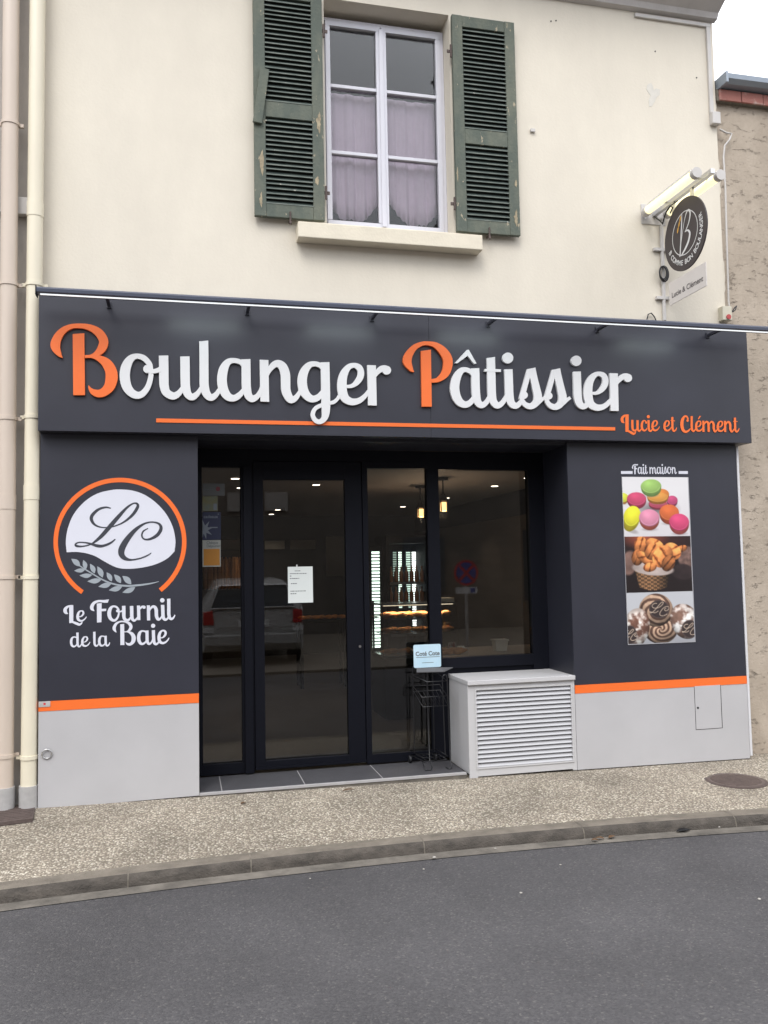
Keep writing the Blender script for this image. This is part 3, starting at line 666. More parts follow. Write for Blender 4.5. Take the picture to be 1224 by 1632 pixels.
def pane(parent, xa, xb, za, zb):
    m = MB(); m.box(xa-.003, xb+.003, GY+.014, GY+.020, za-.003, zb+.003); return m.build('pane', M_sglass, parent)
pane(sf, xs[0], xs[1], P(350, 1217, GY).z, ZT)['label'] = 'narrow sidelight pane with stickers'
pane(sf, xs[4], xs[5], P(640, 1198.5, GY).z, ZT); pane(sf, xs[6], xs[7], WB, ZT-.005)['label'] = 'shop window pane above the louvred cabinet'
d = MB(); dx0, dx1 = xs[2]+.004, xs[3]-.003; g0, g1 = gx(421), gx(552.5); dzt, dzb, db = P(487, 765, GY).z, P(487, 1207.5, GY).z, SILL+.012
for a, b, c, e in ((dx0, g0, db, ZT+.046), (g1, dx1, db, ZT+.046), (g0, g1, db, dzb), (g0, g1, dzt, ZT+.046)): d.box(a, b, GY-.012, GY+.045, c, e)
door = d.build('door', M_frame, sf, .003)
pane(door, g0, g1, dzb, dzt)
h = MB(); q = P(573, 1030, GY); h.disc((q.x, GY-.022, q.z), .010, (0, 1, 0), .0098, 14); h.build('lock', M_steel, door)
h = MB(); h.box(dx0, dx1, GY-.028, GY-.0125, db+.004, db+.018); h.build('drip_bar', M_alu if False else M_frame, door)
# threshold of dark ribbed tiles
t = MB(); t.box(LX1+.001, 2.02, .004, .56, zf(0)-.06, .030); t.build('threshold_bed', M_gutter, sf)
t = MB(); tx = [LX1+.004, P(352, 1250, .2).x, P(481, 1243, .2).x, P(602, 1236, .2).x, 2.02]
for a, b in zip(tx, tx[1:]):
    for ya, yb in ((.030, .462),):
        t.box(a+.003, b-.003, ya, yb, .0302, .0335)
        n = 16
        for i in range(n):
            y = ya+.01+(yb-ya-.02)*(i+.25)/n; t.box(a+.006, b-.006, y, y+(yb-ya)/n*.55, .0336, .0352)
t.build('threshold_tile', M_tile, sf)
t = MB()
for a in tx[1:-1]: t.prism([(a-.0028, .031, .0303), (a+.0028, .031, .0303), (a+.0028, .461, .0303), (a-.0028, .461, .0303)], (0, 0, .0028))
t.each('tile_joint', M_grout, sf)
t = MB(); t.box(LX1+.002, 2.02, -.002, .029, .0305, .0340); t.box(LX1+.002, 2.02, -.0018, .0035, .020, .0304); t.build('threshold_edge', M_grout, sf)

# ================================================================== FASCIA SIGN
FY = -.10
FZ0, FZ1 = 2.495, 3.447
sg = thing('shop_sign', 'long anthracite fascia board with raised orange and white script letters above the entrance', 'sign', (1.77, FY, FZ0))
fx0, fxm, fx1 = P(60.5, 686, FY).x, P(685.5, 620, FY).x, P(1194, 620, FY).x
g = MB(); g.box(fx0, fxm-.0008, FY, WY-.002, FZ0, FZ1); g.box(fxm+.0008, fx1, FY, WY-.002, FZ0, FZ1); g.build('fascia_board', M_dark, sg, .0015)
LT, SO = .017, .004             # letter thickness, stand-off
c1, c2, c3, c4, c5 = [(lambda x0, y0: crop(x0, y0, Q, FY-SO-LT))(x0, y0) for x0, y0 in ((70, 500), (250, 530), (430, 560), (630, 530), (810, 550))]
def letter(items, cf, m):
    g = MB(); lay(g, items, lambda x, y, dd: cf(x, y, 0)+Vector((0, LT+SO-.001 if dd == 0 else -(dd-LT), 0)), LT); return g.build('letter', m, sg)
letter(G_B, c1, M_orange2); letter(G_o, c1, M_white); letter(G_u, c2, M_white); letter(G_l, c2, M_white); letter(G_abowl+G_astem, c2, M_white); letter(G_n, c2, M_white)
letter(G_g, c3, M_white); letter(G_e, c3, M_white); letter(G_r, c3, M_white)
letter(G_P, c4, M_orange2); letter(G_aP+G_circ, c4, M_white); letter(G_t, c4, M_white); letter(G_i, c4, M_white)
letter(G_s, c5, M_white); letter(shift(G_s, 241, 7), c5, M_white)
letter(shift(G_i, 633-1065, 258-358, .955, 1065, 358), c5, M_white)
letter(shift(G_e, 738-660, 258-112, .925, 660, 112), c5, M_white); letter(shift(G_r, 990-950, 275-135, .935, 950, 135), c5, M_white)
g = MB(); a, b, c, e = P(249, 667, FY), P(980, 681, FY), P(980, 686.3, FY), P(249, 673.2, FY)
g.prism([a+Vector((0, -.0045, 0)), b+Vector((0, -.0045, 0)), c+Vector((0, -.0045, 0)), e+Vector((0, -.0045, 0))], (0, .004, 0)); g.build('underline', M_orange2, sg)
g = MB(); cf = crop(980, 640, 210/1224, FY)
sprint(g, 'Lucie et Clément', cf, 66, 1150, lambda x: 275+(x-160)*.011, 104, .0015, 190); g.build('script_line', M_orange, sg)

# LED rail standing off the top of the fascia
RY = -.35
ra, rb = P(58.5, 463, RY), P(1224, 526, RY)
RXA, RXB = ra.x, rb.x+.12
RZ1, RZ0 = P(62, 456.5, RY).z, P(62, 467.5, RY).z
rl = thing('light_rail', 'slim dark rail with white lit strip running along the top of the fascia', 'light rail', ((RXA+RXB)/2, RY, RZ0))
g = MB(); zc = (RZ0+RZ1)/2; hh = (RZ1-RZ0)/2
g.prism([(RXA, RY+.05, RZ0), (RXA, RY-.004, RZ0), (RXA, RY-.018, RZ0+hh*.35), (RXA, RY-.020, zc+hh*.25), (RXA, RY-.006, RZ1-.003), (RXA, RY+.05, RZ1)], (RXB-RXA, 0, 0)); g.build('rail_profile', M_rail, rl)
g = MB(); g.prism([(RXA+.02, RY-.002, RZ0-.0002), (RXA+.02, RY-.002, RZ0-.0045), (RXA+.02, RY+.012, RZ0-.006), (RXA+.02, RY+.03, RZ0-.0002)], (RXB-RXA-.02, 0, 0)); g.build('led_strip', M_led, rl)
g = MB(); g.box(RXA-.006, RXA-.0005, RY-.022, RY+.052, RZ0-.014, RZ1+.002); g.build('end_cap', M_frame, rl)
for px, py in ((174, 490), (394, 505), (593, 516), (778, 525), (952, 534), (1128, 544)):
    q = P(px, py, FY); m = MB(); m.box(q.x-.011, q.x+.011, RY+.0505, FY-.001, RZ0+.012, RZ0+.032); m.box(q.x-.016, q.x+.016, FY-.012, FY-.0005, RZ0+.0, RZ0+.045); m.build('bracket', M_dark, rl, .002)
# the rail's own downlights over the board
for px in (330, 560, 780, 1080):
    q = P(px, 520, RY); L = bpy.data.lights.new('rail_light', 'AREA'); L.shape = 'RECTANGLE'; L.size = .5; L.size_y = .02; L.energy = .28; L.color = (.86, 1, .97)
    o = bpy.data.objects.new('rail_light', L); COL.objects.link(o); o.location = (q.x, RY+.02, RZ0-.02)
    o.rotation_euler = Vector((0, -.25, .25)).to_track_quat('Z', 'Y').to_euler()

# ================================================================== LEFT EMBLEM
em = thing('bakery_emblem', 'round white and orange monogram with wheat ear printed on the cladding beside the door', 'emblem', (P(190, 860, 0).x, -.001, P(190, 1030, 0).z))
E_ = 230/1224
ce = crop(80, 750, E_, 0)
g = MB(); n = 96; pts = []
a0, a1 = math.atan2((1035-610)/525, (275-592)/545), math.atan2((1010-610)/525, (925-592)/545)+2*math.pi
vs = []
for i in range(n+1):
    t = a0+(a1-a0)*i/n; wd = 19
    vs += [ce(592+(545-wd)*math.cos(t), 605+(525-wd)*math.sin(t), .0016), ce(592+(545+wd)*math.cos(t), 605+(525+wd)*math.sin(t), .0016)]
# cut ends upright like the print
g.add(vs, [(2*i, 2*i+1, 2*i+3, 2*i+2) for i in range(n)]); g.build('orange_ring', M_orange, em)
wp = [(140, 693), (133, 600), (150, 490), (200, 370), (290, 265), (400, 195), (520, 165), (600, 160), (700, 170), (800, 205), (900, 275), (985, 370), (1040, 480), (1062, 590), (1055, 685)]
wp2 = [(1055, 685), (1000, 740), (920, 785), (820, 815), (700, 832), (600, 830), (530, 808), (450, 765), (380, 725), (300, 700), (220, 690), (140, 693)]
poly = [tuple(p) for p in catmull(wp, 4)][:-1]+[tuple(p) for p in catmull(wp2, 4)][:-1]
cx_, cy_ = 600, 520
g = MB(); g.add([ce(cx_, cy_, .0016)]+[ce(*p, .0016) for p in poly], [(0, i+1, (i+1) % len(poly)+1) for i in range(len(poly))]); g.build('white_ground', M_vinyl, em)
def flat(mb, items, fn, d0):
    k = 0
    for kind, dd in items:
        if kind == 'r':
            L, R = ribbon(dd, 8); vs = []; m = len(L)
            for i in range(m): vs += [fn(*L[i], d0+k+.0003*i/m), fn(*R[i], d0+k+.0003*i/m)]
            mb.add(vs, [(2*i, 2*i+1, 2*i+3, 2*i+2) for i in range(m-1)])
        else: mb.add([fn(*p, d0+k) for p in dd], [tuple(range(len(dd)))])
        k += .0003
    return mb
MONO_L = [(515, 320, 10), (470, 312, 16), (410, 330, 22), (360, 375, 28), (350, 415, 28), (380, 460, 18), (440, 482, 11), (520, 478, 11), (610, 445, 14), (690, 385, 24), (738, 318, 27), (740, 285, 20), (708, 278, 13), (650, 315, 20), (580, 390, 32), (515, 465, 36), (445, 545, 32), (390, 595, 22), (340, 627, 12), (270, 643, 14), (222, 638, 20), (217, 622, 14), (250, 609, 11), (320, 615, 14), (400, 638, 26), (450, 638, 22), (510, 615, 18), (553, 582, 10)]
MONO_C = [(830, 490, 8), (790, 515, 13), (777, 553, 14), (800, 582, 14), (850, 580, 20), (910, 545, 28), (940, 490, 28), (920, 450, 18), (860, 437, 13), (790, 455, 18), (710, 515, 34), (635, 610, 50), (603, 685, 54), (622, 735, 40), (680, 757, 18), (760, 745, 12), (820, 722, 12), (858, 698, 6)]
g = MB(); flat(g, [('r', MONO_L), ('r', MONO_C)], ce, .0022); g.build('monogram', M_script, em)
leaves = [((178, 748), (255, 812), 34), ((280, 758), (303, 838), 28), ((338, 790), (378, 872), 30), ((400, 812), (445, 908), 34), ((478, 862), (522, 940), 30), ((542, 880), (600, 955), 32), ((612, 893), (688, 965), 36),
          ((203, 850), (300, 836), -30), ((248, 890), (357, 884), -32), ((315, 940), (437, 922), -36), ((408, 985), (524, 952), -36), ((497, 1015), (612, 982), -36), ((612, 1035), (722, 988), -36)]
g = MB()
for (a, b), c, wd in [((l[0], l[0]), l[1], l[2]) for l in leaves]:
    A, B = np.array(a if isinstance(a, tuple) else a, float), np.array(c, float); d_ = B-A; n_ = np.array([d_[1], -d_[0]]); n_ /= np.linalg.norm(n_)
    pts = []
    for i in range(15): t = i/14; pts.append(A+d_*t+n_*abs(wd)*(1.0 if wd > 0 else .55)*math.sin(math.pi*t**.9)*(.55+.5*t))
    for i in range(13, 0, -1): t = i/14; pts.append(A+d_*t-n_*abs(wd)*(.75 if wd > 0 else 1.0)*math.sin(math.pi*t**.9)*(.45+.6*t))
    g.add([ce(*p, .0018) for p in pts], [tuple(range(len(pts)))])
flat(g, [('r', [(250, 808, 10), (350, 870, 11), (450, 928, 12), (550, 965, 14), (650, 978, 16), (750, 972, 16), (850, 958, 12), (922, 941, 4)])], ce, .0026)
g.build('wheat_ear', M_leaf, em)
g = MB(); ct = crop(90, 930, Q, 0)
sprint(g, 'Le', ct, 85, 292, lambda x: 378-(x-85)*.03, 112, .0015); sprint(g, 'Fournil', ct, 347, 1155, lambda x: 374-(x-347)*.026, 148, .0015, 100)
sprint(g, 'de la', ct, 143, 520, lambda x: 622-(x-143)*.03, 104, .0015, 150); sprint(g, 'Baie', ct, 563, 1098, lambda x: 606-(x-563)*.03, 140, .0015)
g.build('script_name', M_vinyl, em)
# small maker's plate and mooring ring on the base
g = MB(); q = P(71, 1122, 0); g.box(q.x-.036, q.x+.036, -.0065, -.0035, q.z-.018, q.z+.018); pl = g.build('maker_plate', M_castgrey); tag(pl, 'tiny metal plate at the left end of the orange band', 'plate')
g = MB(); g.box(q.x-.006, q.x+.008, -.0068, -.0066, q.z-.006, q.z+.008); g.build('plate_mark', M_signred, pl)
rg = thing('tie_ring', 'small steel ring hanging on the grey base panel beside the cream downpipe', 'ring', tuple(P(75, 1194, 0)))
q = P(75, 1201, 0); g = MB(); R0 = .030; g.tube([(q.x+R0*math.cos(t), -.012-.004*math.sin(t), q.z+R0*math.sin(t)) for t in [2*math.pi*i/28 for i in range(28)]], .0042, 8, True); g.build('ring', M_steel, rg)
g = MB(); g.disc((q.x, -.016, q.z+R0), .007, (0, 1, 0), .014, 12); g.build('eye', M_steel, rg)

# ================================================================== RIGHT POSTER
po = thing('bakery_poster', 'tall printed poster of macarons, croissants and round loaves on the dark cladding', 'poster', tuple(P(1049, 1025, 0)))
PW, PH = 122, 305
def poster_rgb():
    ss = 2; W, H = PW*ss, PH*ss
    X, Y = np.meshgrid((np.arange(W)+.5)/W*305, (np.arange(H)+.5)/H*763)
    rng = np.random.default_rng(5)
    def fnoise(n, seed):
        r = np.random.default_rng(seed); out = np.zeros((H, W))
        for o in range(4):
            k = n*2**o; gr = r.random((int(k*2.5)+2, k+2)); yy = Y/763*(k*2.5); xx = X/305*k
            yi, xi = yy.astype(int), xx.astype(int); fy, fx = yy-yi, xx-xi
            out += ((gr[yi, xi]*(1-fx)+gr[yi, xi+1]*fx)*(1-fy)+(gr[yi+1, xi]*(1-fx)+gr[yi+1, xi+1]*fx)*fy)/2**o
        return out/1.875
    N1, N2 = fnoise(8, 1), fnoise(22, 2)
    im = np.zeros((H, W, 3))
    def put(mask, col, a=1.):
        mask = np.clip(mask, 0, 1)*a; im[:] = im*(1-mask[..., None])+np.asarray(col, float)*mask[..., None] if np.ndim(col) < 3 else im*(1-mask[..., None])+col*mask[..., None]
    def ell(cx, cy, rx, ry, ang=0., soft=1.2):
        c, s = math.cos(ang), math.sin(ang); u, v = (X-cx)*c+(Y-cy)*s, -(X-cx)*s+(Y-cy)*c
        q = np.sqrt((u/rx)**2+(v/ry)**2); return np.clip((1-q)*min(rx, ry)/soft, 0, 1), u/rx, v/ry
    # --- macarons on white
    put(Y < 275, (236, 234, 236)); put((Y < 275)*np.clip((Y-60)/300, 0, 1), (214, 208, 212)); put((Y < 275)*np.clip(1-np.hypot((X-150)/120, (Y-150)/50), 0, 1)*.9, (90, 82, 84))
    def mac(cx, cy, rx, ry, top, side, ang=0., split=.30):
        top, side = np.array(top, float), np.array(side, float)
        m, u, v = ell(cx, cy+ry*.08, rx*.97, ry, ang); sh = np.clip(1-.35*v-.25*u*u, .55, 1.15)
        m2, _, _ = ell(cx, cy+ry*.98, rx*.95, ry*.22, ang, 6); put(m2*(Y < 275), (150, 140, 140), .55)
        put(m*(Y < 275), side*sh[..., None]*(.86+.28*N2[..., None]))
        cap, u2, v2 = ell(cx+split*ry*.4*math.sin(ang), cy-ry*split*.42*math.cos(ang), rx, ry*.84, ang)
        put(cap*(Y < 275)*(np.abs(u2) < 1), np.clip(top*np.clip(1.05-.10*(v2+.2)**2-.10*u2*u2-.07*v2+.10*np.exp(-((u2+.25)**2+(v2+.45)**2)*6), .6, 1.2)[..., None]*(.95+.1*N1[..., None]), 0, 255))
        ring = cap*np.clip((np.hypot(u2, v2)-.86)*8, 0, 1)*np.clip(v2*3, 0, 1); put(ring*(Y < 275), top*.55, .8); rim = cap*np.clip(1-np.abs(np.hypot(u2, v2)-.84)*14, 0, 1)*np.clip(v2*3, 0, 1); put(rim*(Y < 275), np.minimum(255, top*1.12+14), .7)
    mac(4, 100, 24, 26, (222, 226, 60), (225, 150, 60)); mac(64, 108, 45, 38, (214, 70, 110), (190, 45, 80))
    mac(226, 112, 26, 26, (205, 70, 120), (175, 50, 95)); mac(178, 84, 36, 30, (226, 130, 50), (205, 110, 45)); mac(160, 128, 44, 24, (196, 70, 96), (182, 56, 84)); mac(160, 98, 50, 28, (232, 154, 62), (216, 128, 48))
    mac(132, 50, 48, 40, (158, 202, 100), (142, 190, 92), -.08); mac(38, 190, 38, 60, (238, 232, 40), (226, 206, 30), .35); mac(210, 172, 46, 46, (228, 106, 50), (206, 80, 44)); mac(118, 196, 47, 48, (226, 138, 168), (206, 92, 70)); mac(254, 217, 47, 48, (222, 66, 116), (206, 84, 78))
    # --- croissants in a basket
    mid = (Y >= 275)*(Y < 530)
    put(mid, (30, 18, 20)); put(mid*np.clip(1-np.hypot((X-90)/120, (Y-278)/60), 0, 1), (236, 110, 72), .95); put(mid*np.clip(1-np.hypot((X-150)/230, (Y-290)/70), 0, 1), (120, 50, 40), .5)
    m, u, v = ell(20, 395, 40, 62, .2, 8); put(m*mid, (150, 112, 100)*(np.ones((H, W, 1))*.6+.6*N1[..., None])); m, u, v = ell(290, 380, 52, 62, -.2, 8); put(m*mid, (138, 104, 94)*(np.ones((H, W, 1))*.5+.8*N2[..., None]))
    m, u, v = ell(262, 440, 60, 40, .1, 8); put(m*mid, (52, 38, 40)*(np.ones((H, W, 1))*.6+.8*N1[..., None]))
    half = 80-(Y-430)*.22; bm_ = np.clip((half-np.abs(X-124))/1.5, 0, 1)*(Y > 430)*(Y < 522-((X-126)/72)**2*-0-((np.abs(X-126))/60)**2*14)
    wv = .5+.5*np.sin(Y*.36+np.where(((X/14).astype(int) % 2) > 0, math.pi, 0)); put(bm_*mid, np.array((206, 146, 96))*(.38+.62*wv*(.75+.25*np.sin(X*.7)))[..., None]*np.clip(1.05-((X-100)/90)**2*.7, .3, 1.1)[..., None])
    m, u, v = ell(126, 424, 100, 32, .1, 4); put(m*mid*(Y > 385), (206, 186, 178)*(np.ones((H, W, 1))*.72+.42*N1[..., None]))
    def cro(cx, cy, rx, ry, ang, br=1.):
        m, u, v = ell(cx, cy, rx, ry, ang, 1.6); band = np.clip(.15+1.25*np.abs(np.sin(u*3.6+v*1.1+ang))**.7+(N2-.5)*1.0, 0, 1); sh = np.clip(1.1-.55*v-.25*u*u, .35, 1.3)*br
        put(m*mid, np.clip((np.array((204, 102, 42))*(.34+.66*band[..., None])+np.array((18, 26, 22))*band[..., None]**3)*sh[..., None]*(.8+.4*N2[..., None]), 0, 255))
    cro(74, 318, 30, 46, .12, .98); cro(58, 371, 28, 38, .2, .8); cro(90, 376, 50, 22, .75, 1.0); cro(138, 314, 46, 28, .45, 1.08); cro(124, 345, 34, 40, .3, .95); cro(262, 333, 26, 16, -.3, .85); cro(216, 345, 44, 38, .75, 1.12); cro(172, 368, 56, 44, -.95, 1.12); cro(112, 416, 32, 22, -.2, 1.05); cro(196, 400, 30, 40, .5, .75)
    # --- round loaves with monogram
    low = Y >= 530
    put(low, (198, 200, 206)); put(low*np.clip((Y-640)/160, 0, 1), (150, 152, 160)); 
    def loaf(cx, cy, rx, ry, ang, fr, ph, base=(196, 160, 132), dk=(96, 68, 56)):
        m, u, v = ell(cx, cy, rx, ry, ang, 1.6); rr = np.hypot(u, v); th = np.arctan2(v, u)
        st = np.clip(.5+1.6*np.sin(rr*fr+th*3+ph+N1*3.4), 0, 1) if fr > 10 and ph != 9 else np.clip((N1-.5)*5+(N2-.5)*2+.30+.45*np.sin(v*8+u*3+N1*4), 0, 1)*np.clip(1.25+v*.6, .5, 1.2); sh = np.clip(1.1-.35*v-.42*rr**3, .35, 1.2)
        put(m*low, np.clip((np.array(base)*st[..., None]+np.array(dk)*(1-st[..., None]))*sh[..., None]*(.82+.36*N2[..., None]), 0, 255))
    loaf(150, 700, 78, 66, 0, 22, 0); loaf(132, 612, 78, 76, 0, 20, 1.)
    loaf(38, 690, 62, 92, .25, 9, .5, (222, 214, 206), (112, 74, 60)); loaf(262, 668, 66, 84, -.35, 9, 1.6, (222, 214, 208), (124, 92, 78))
    for cx, cy, rx, ry, ang, s in ((146, 608, 46, 42, 0, 1), (12, 720, 30, 44, 0, .8), (282, 704, 38, 42, 0, .85)):
        m, u, v = ell(cx, cy, rx, ry, ang); put(m*low, (58, 46, 46)); m2, _, _ = ell(cx, cy, rx*.9, ry*.9, ang); put((m-m2)*low, (84, 70, 68))
        pen = np.zeros((H, W))
        for st, ox in ((MONO_L, -560), (MONO_C, -600)):
            for p in catmull(st, 14):
                x, y = cx+(p[0]-590)*.13*s, cy+(p[1]-520)*.13*s; pen = np.maximum(pen, np.clip(1.9-np.hypot(X-x, Y-y), 0, 1))
        put(pen*low*(m > .5), (214, 190, 166))
    put((X < 2.2)+(X > 302.8)+(Y > 760)+(Y < 1.6), (168, 168, 174))
    gm = im.mean(axis=2, keepdims=True); im = im*.86+gm*.14
    im = np.clip(im, 0, 255).reshape(PH, ss, PW, ss, 3).mean(axis=(1, 3))/255
    return np.where(im <= .04045, im/12.92, ((im+.055)/1.055)**2.4)
img = poster_rgb()
tl, tr, bl_, br_ = [P(*q, 0) for q in ((990.3, 760), (1097, 760), (1000.8, 1027.4), (1107.8, 1023.6))]
xa, xb, zt, zb = (tl.x+bl_.x)/2, (tr.x+br_.x)/2, tl.z, (bl_.z+br_.z)/2
g = MB(); g.box(xa, xb, -.004, -.0008, zb, zt); g.build('backing_board', M_alu, po)
me = bpy.data.meshes.new('print'); vs = [(xa+(xb-xa)*i/PW-ORG[po].x, -.0048-ORG[po].y, zt+(zb-zt)*j/PH-ORG[po].z) for j in range(PH+1) for i in range(PW+1)]
fs = [(j*(PW+1)+i, (j+1)*(PW+1)+i, (j+1)*(PW+1)+i+1, j*(PW+1)+i+1) for j in range(PH) for i in range(PW)]
me.from_pydata(vs, [], fs)
at_ = me.color_attributes.new('print', 'FLOAT_COLOR', 'CORNER'); pad = np.pad(img, ((0, 1), (0, 1), (0, 0)), mode='edge')
li = np.empty(len(me.loops), np.int32); me.loops.foreach_get('vertex_index', li); cols = np.ones((len(li), 4), np.float32); cols[:, :3] = pad.reshape(-1, 3)[li]; at_.data.foreach_set('color', cols.ravel())
m = mat('poster_print', (.5, .5, .5), .4); n, b, L = mixnodes(m); ca = n.nodes.new('ShaderNodeVertexColor'); ca.layer_name = 'print'
mu = n.nodes.new('ShaderNodeVectorMath'); mu.operation = 'SCALE'; mu.inputs['Scale'].default_value = .84; L.new(ca.outputs[0], mu.inputs[0]); L.new(mu.outputs[0], b.inputs['Base Color']); me.materials.append(m)
o = bpy.data.objects.new('print', me); COL.objects.link(o); o.parent = po; ORG[o] = ORG[po]
g = MB(); cp = crop(890, 690, 334/956, 0)
sprint(g, 'Fait maison', cp, 338, 538, lambda x: 187, 40*.78, .0012, 170)
for a, b in ((285, 338), (548, 590)): g.add([cp(x, y, .0012) for x, y in ((a, 174), (b, 174), (b, 187), (a, 187))], [(0, 1, 2, 3)])
tag(g.build('poster_heading', M_vinyl), 'white script heading with two short bars above the tall poster', 'lettering')

# ================================================================== LOUVRED CABINET
cbx0, cbx1 = P(746.6, 1200, 0).x, P(921, 1200, 0).x
CT = P(742.3, 1085.5, -.012).z; cb = thing('louvred_cabinet', 'pale grey cabinet with a louvred front under the shop window', 'cabinet', ((cbx0+cbx1)/2, .2, 0))
cy0 = .0; zb0 = .018; cbx1 = RX0-.003
g = MB(); g.box(cbx0, cbx1, -.022, GY-.023, CT-.032, CT); g.build('lid', M_cabin, cb, .003)
z1c = CT-.0325
lx0, lx1, lz1, lz0 = P(760, 1150, 0).x, P(911, 1150, 0).x, P(835, 1096, 0).z, P(835, 1218, 0).z
g = MB(); xi0, xi1 = cbx0+.006, cbx1
g.box(xi0, xi0+.018, .0185, GY-.023, zb0, z1c)                                     # side
g.box(xi0, lx0, 0, .018, zb0-.03, z1c); g.box(lx1, xi1, 0, .018, zb0-.03, z1c); g.box(lx0, lx1, 0, .018, lz1, z1c); g.box(lx0, lx1, 0, .018, zb0-.02, lz0)
g.build('casing', M_cabin, cb, .0015)
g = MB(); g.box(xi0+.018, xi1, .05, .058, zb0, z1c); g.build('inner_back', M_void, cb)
g = MB(); nl = 17; hh = (lz1-lz0)/nl
for i in range(nl):
    z = lz0+hh*i; g.prism([(lx0+.001, -.004, z+.003), (lx0+.001, .000, z+.0012), (lx0+.001, .020, z+hh*.84), (lx0+.001, .016, z+hh*.87)], (lx1-lx0-.002, 0, 0))
g.build('louvre_slats', M_louvre, cb)
g = MB(); f = .012
for a, b, c, e in ((lx0-f, lx1+f, lz1, lz1+f), (lx0-f, lx1+f, lz0-f, lz0), (lx0-f, lx0, lz0, lz1), (lx1, lx1+f, lz0, lz1)): g.box(a, b, -.006, -.0005, c, e)
g.build('louvre_frame', M_cabin, cb, .001)

# ================================================================== NEWSPAPER RACK
TZ = .0355
rk = thing('newspaper_rack', 'black wire newspaper stand with pale blue header board in front of the glass', 'rack', (1.9, .25, TZ))
rx0, rx1, yf, yb = P(678, 1215, .16).x, P(716, 1215, .16).x, .14, .42
g = MB(); R0 = .0044
topz = P(713, 1075, .2).z
def loop(x):
    # front foot hook, rises as two parallel wires joined by an arch
    g.tube([(x-.02, yf+.05, TZ+R0), (x-.02, yf, TZ+R0), (x-.012, yf-.012, TZ+R0), (x+.004, yf-.012, TZ+R0), (x+.012, yf, TZ+.02), (x+.012, yf+.03, TZ+.06), (x+.012, yf+.05, TZ+.4), (x+.012, yf+.06, topz-.03), (x+.006, yf+.06, topz-.006), (x-.008, yf+.06, topz), (x-.022, yf+.06, topz-.012), (x-.026, yf+.06, topz-.04), (x-.026, yf+.05, TZ+.4), (x-.026, yf+.03, TZ+.10)], R0, 6)
loop(rx1); 
g.tube([(rx0-.012, yf+.06, TZ+.05), (rx0-.012, yf, TZ+.02), (rx0-.012, yf-.01, TZ+R0), (rx0+.035, yf-.01, TZ+R0), (rx0+.045, yf, TZ+.02), (rx0+.045, yf+.06, TZ+.06), (rx0+.045, yf+.09, TZ+.5), (rx0+.045, yf+.09, topz-.02)], R0, 6)
xl = P(659, 1100, .38).x
for x in (xl, xl+.115, xl+.16): g.tube([(x, yb-.03, TZ+.08), (x, yb-.03, P(680, 1062, .38).z)], R0*.85, 6)
bs = [(xl-.02, yb, TZ+.06), (rx1-.02, yb, TZ+.06), (rx1-.01, yf+.02, TZ+.06), (rx0-.01, yf+.02, TZ+.06)]
g.tube(bs, R0, 6, True); bs2 = [(p[0], p[1], p[2]+.03) for p in bs]; g.tube(bs2, R0*.8, 6, True)
for i in range(1, 5): t = i/5; g.tube([(bs[0][0]+(bs[1][0]-bs[0][0])*t, yb, TZ+.06), (bs[3][0]+(bs[2][0]-bs[3][0])*t, yf+.02, TZ+.06)], R0*.6, 6)
g.build('frame', M_wire, rk)
g = MB()
for zk in (.50, .86):
    zz = TZ+zk*.92; a = [(xl+.0, yb-.04, zz+.09), (rx1+.01, yb-.04, zz+.09), (rx1+.01, yf+.05, zz), (rx0-.0, yf+.05, zz)]
    if zk > .6: continue
    g.tube(a, R0*.85, 6, True); b2 = [(p[0], p[1]+.015, p[2]+.07 if i > 1 else p[2]+.04) for i, p in enumerate(a)]; g.tube(b2, R0*.85, 6, True)
    for i in range(0, 7): t = i/6; g.tube([(a[0][0]+(a[1][0]-a[0][0])*t, a[0][1], a[0][2]), (a[3][0]+(a[2][0]-a[3][0])*t, a[2][1], a[2][2]), (b2[3][0]+(b2[2][0]-b2[3][0])*t, b2[2][1], b2[2][2])], R0*.6, 6)
g.build('basket', M_wire, rk)
g = MB(); za = P(690, 1077, .3).z
g.tube([(xl-.01, yb-.03, za), (rx1+.0, yb-.03, za), (rx1+.012, yf+.06, za-.03), (rx0+.04, yf+.06, za-.03)], R0*.9, 6, True); g.build('top_frame', M_wire, rk)
g = MB(); g.prism([P(664, 1066, .36), P(704, 1064.5, .36), P(722, 1064.5, .40), P(708, 1071, .33), P(664, 1072, .33)], (0, 0, .005)); g.build('leaflet_tray', mat('grey_leaflet', (.085, .085, .09), .6), rk)
for x in (xl-.03, rx1-.03):
    g = MB(); g.disc((x-.008, yb+.0, TZ+.028), .028, (1, 0, 0), .016, 18); g.build('wheel', M_black, rk)
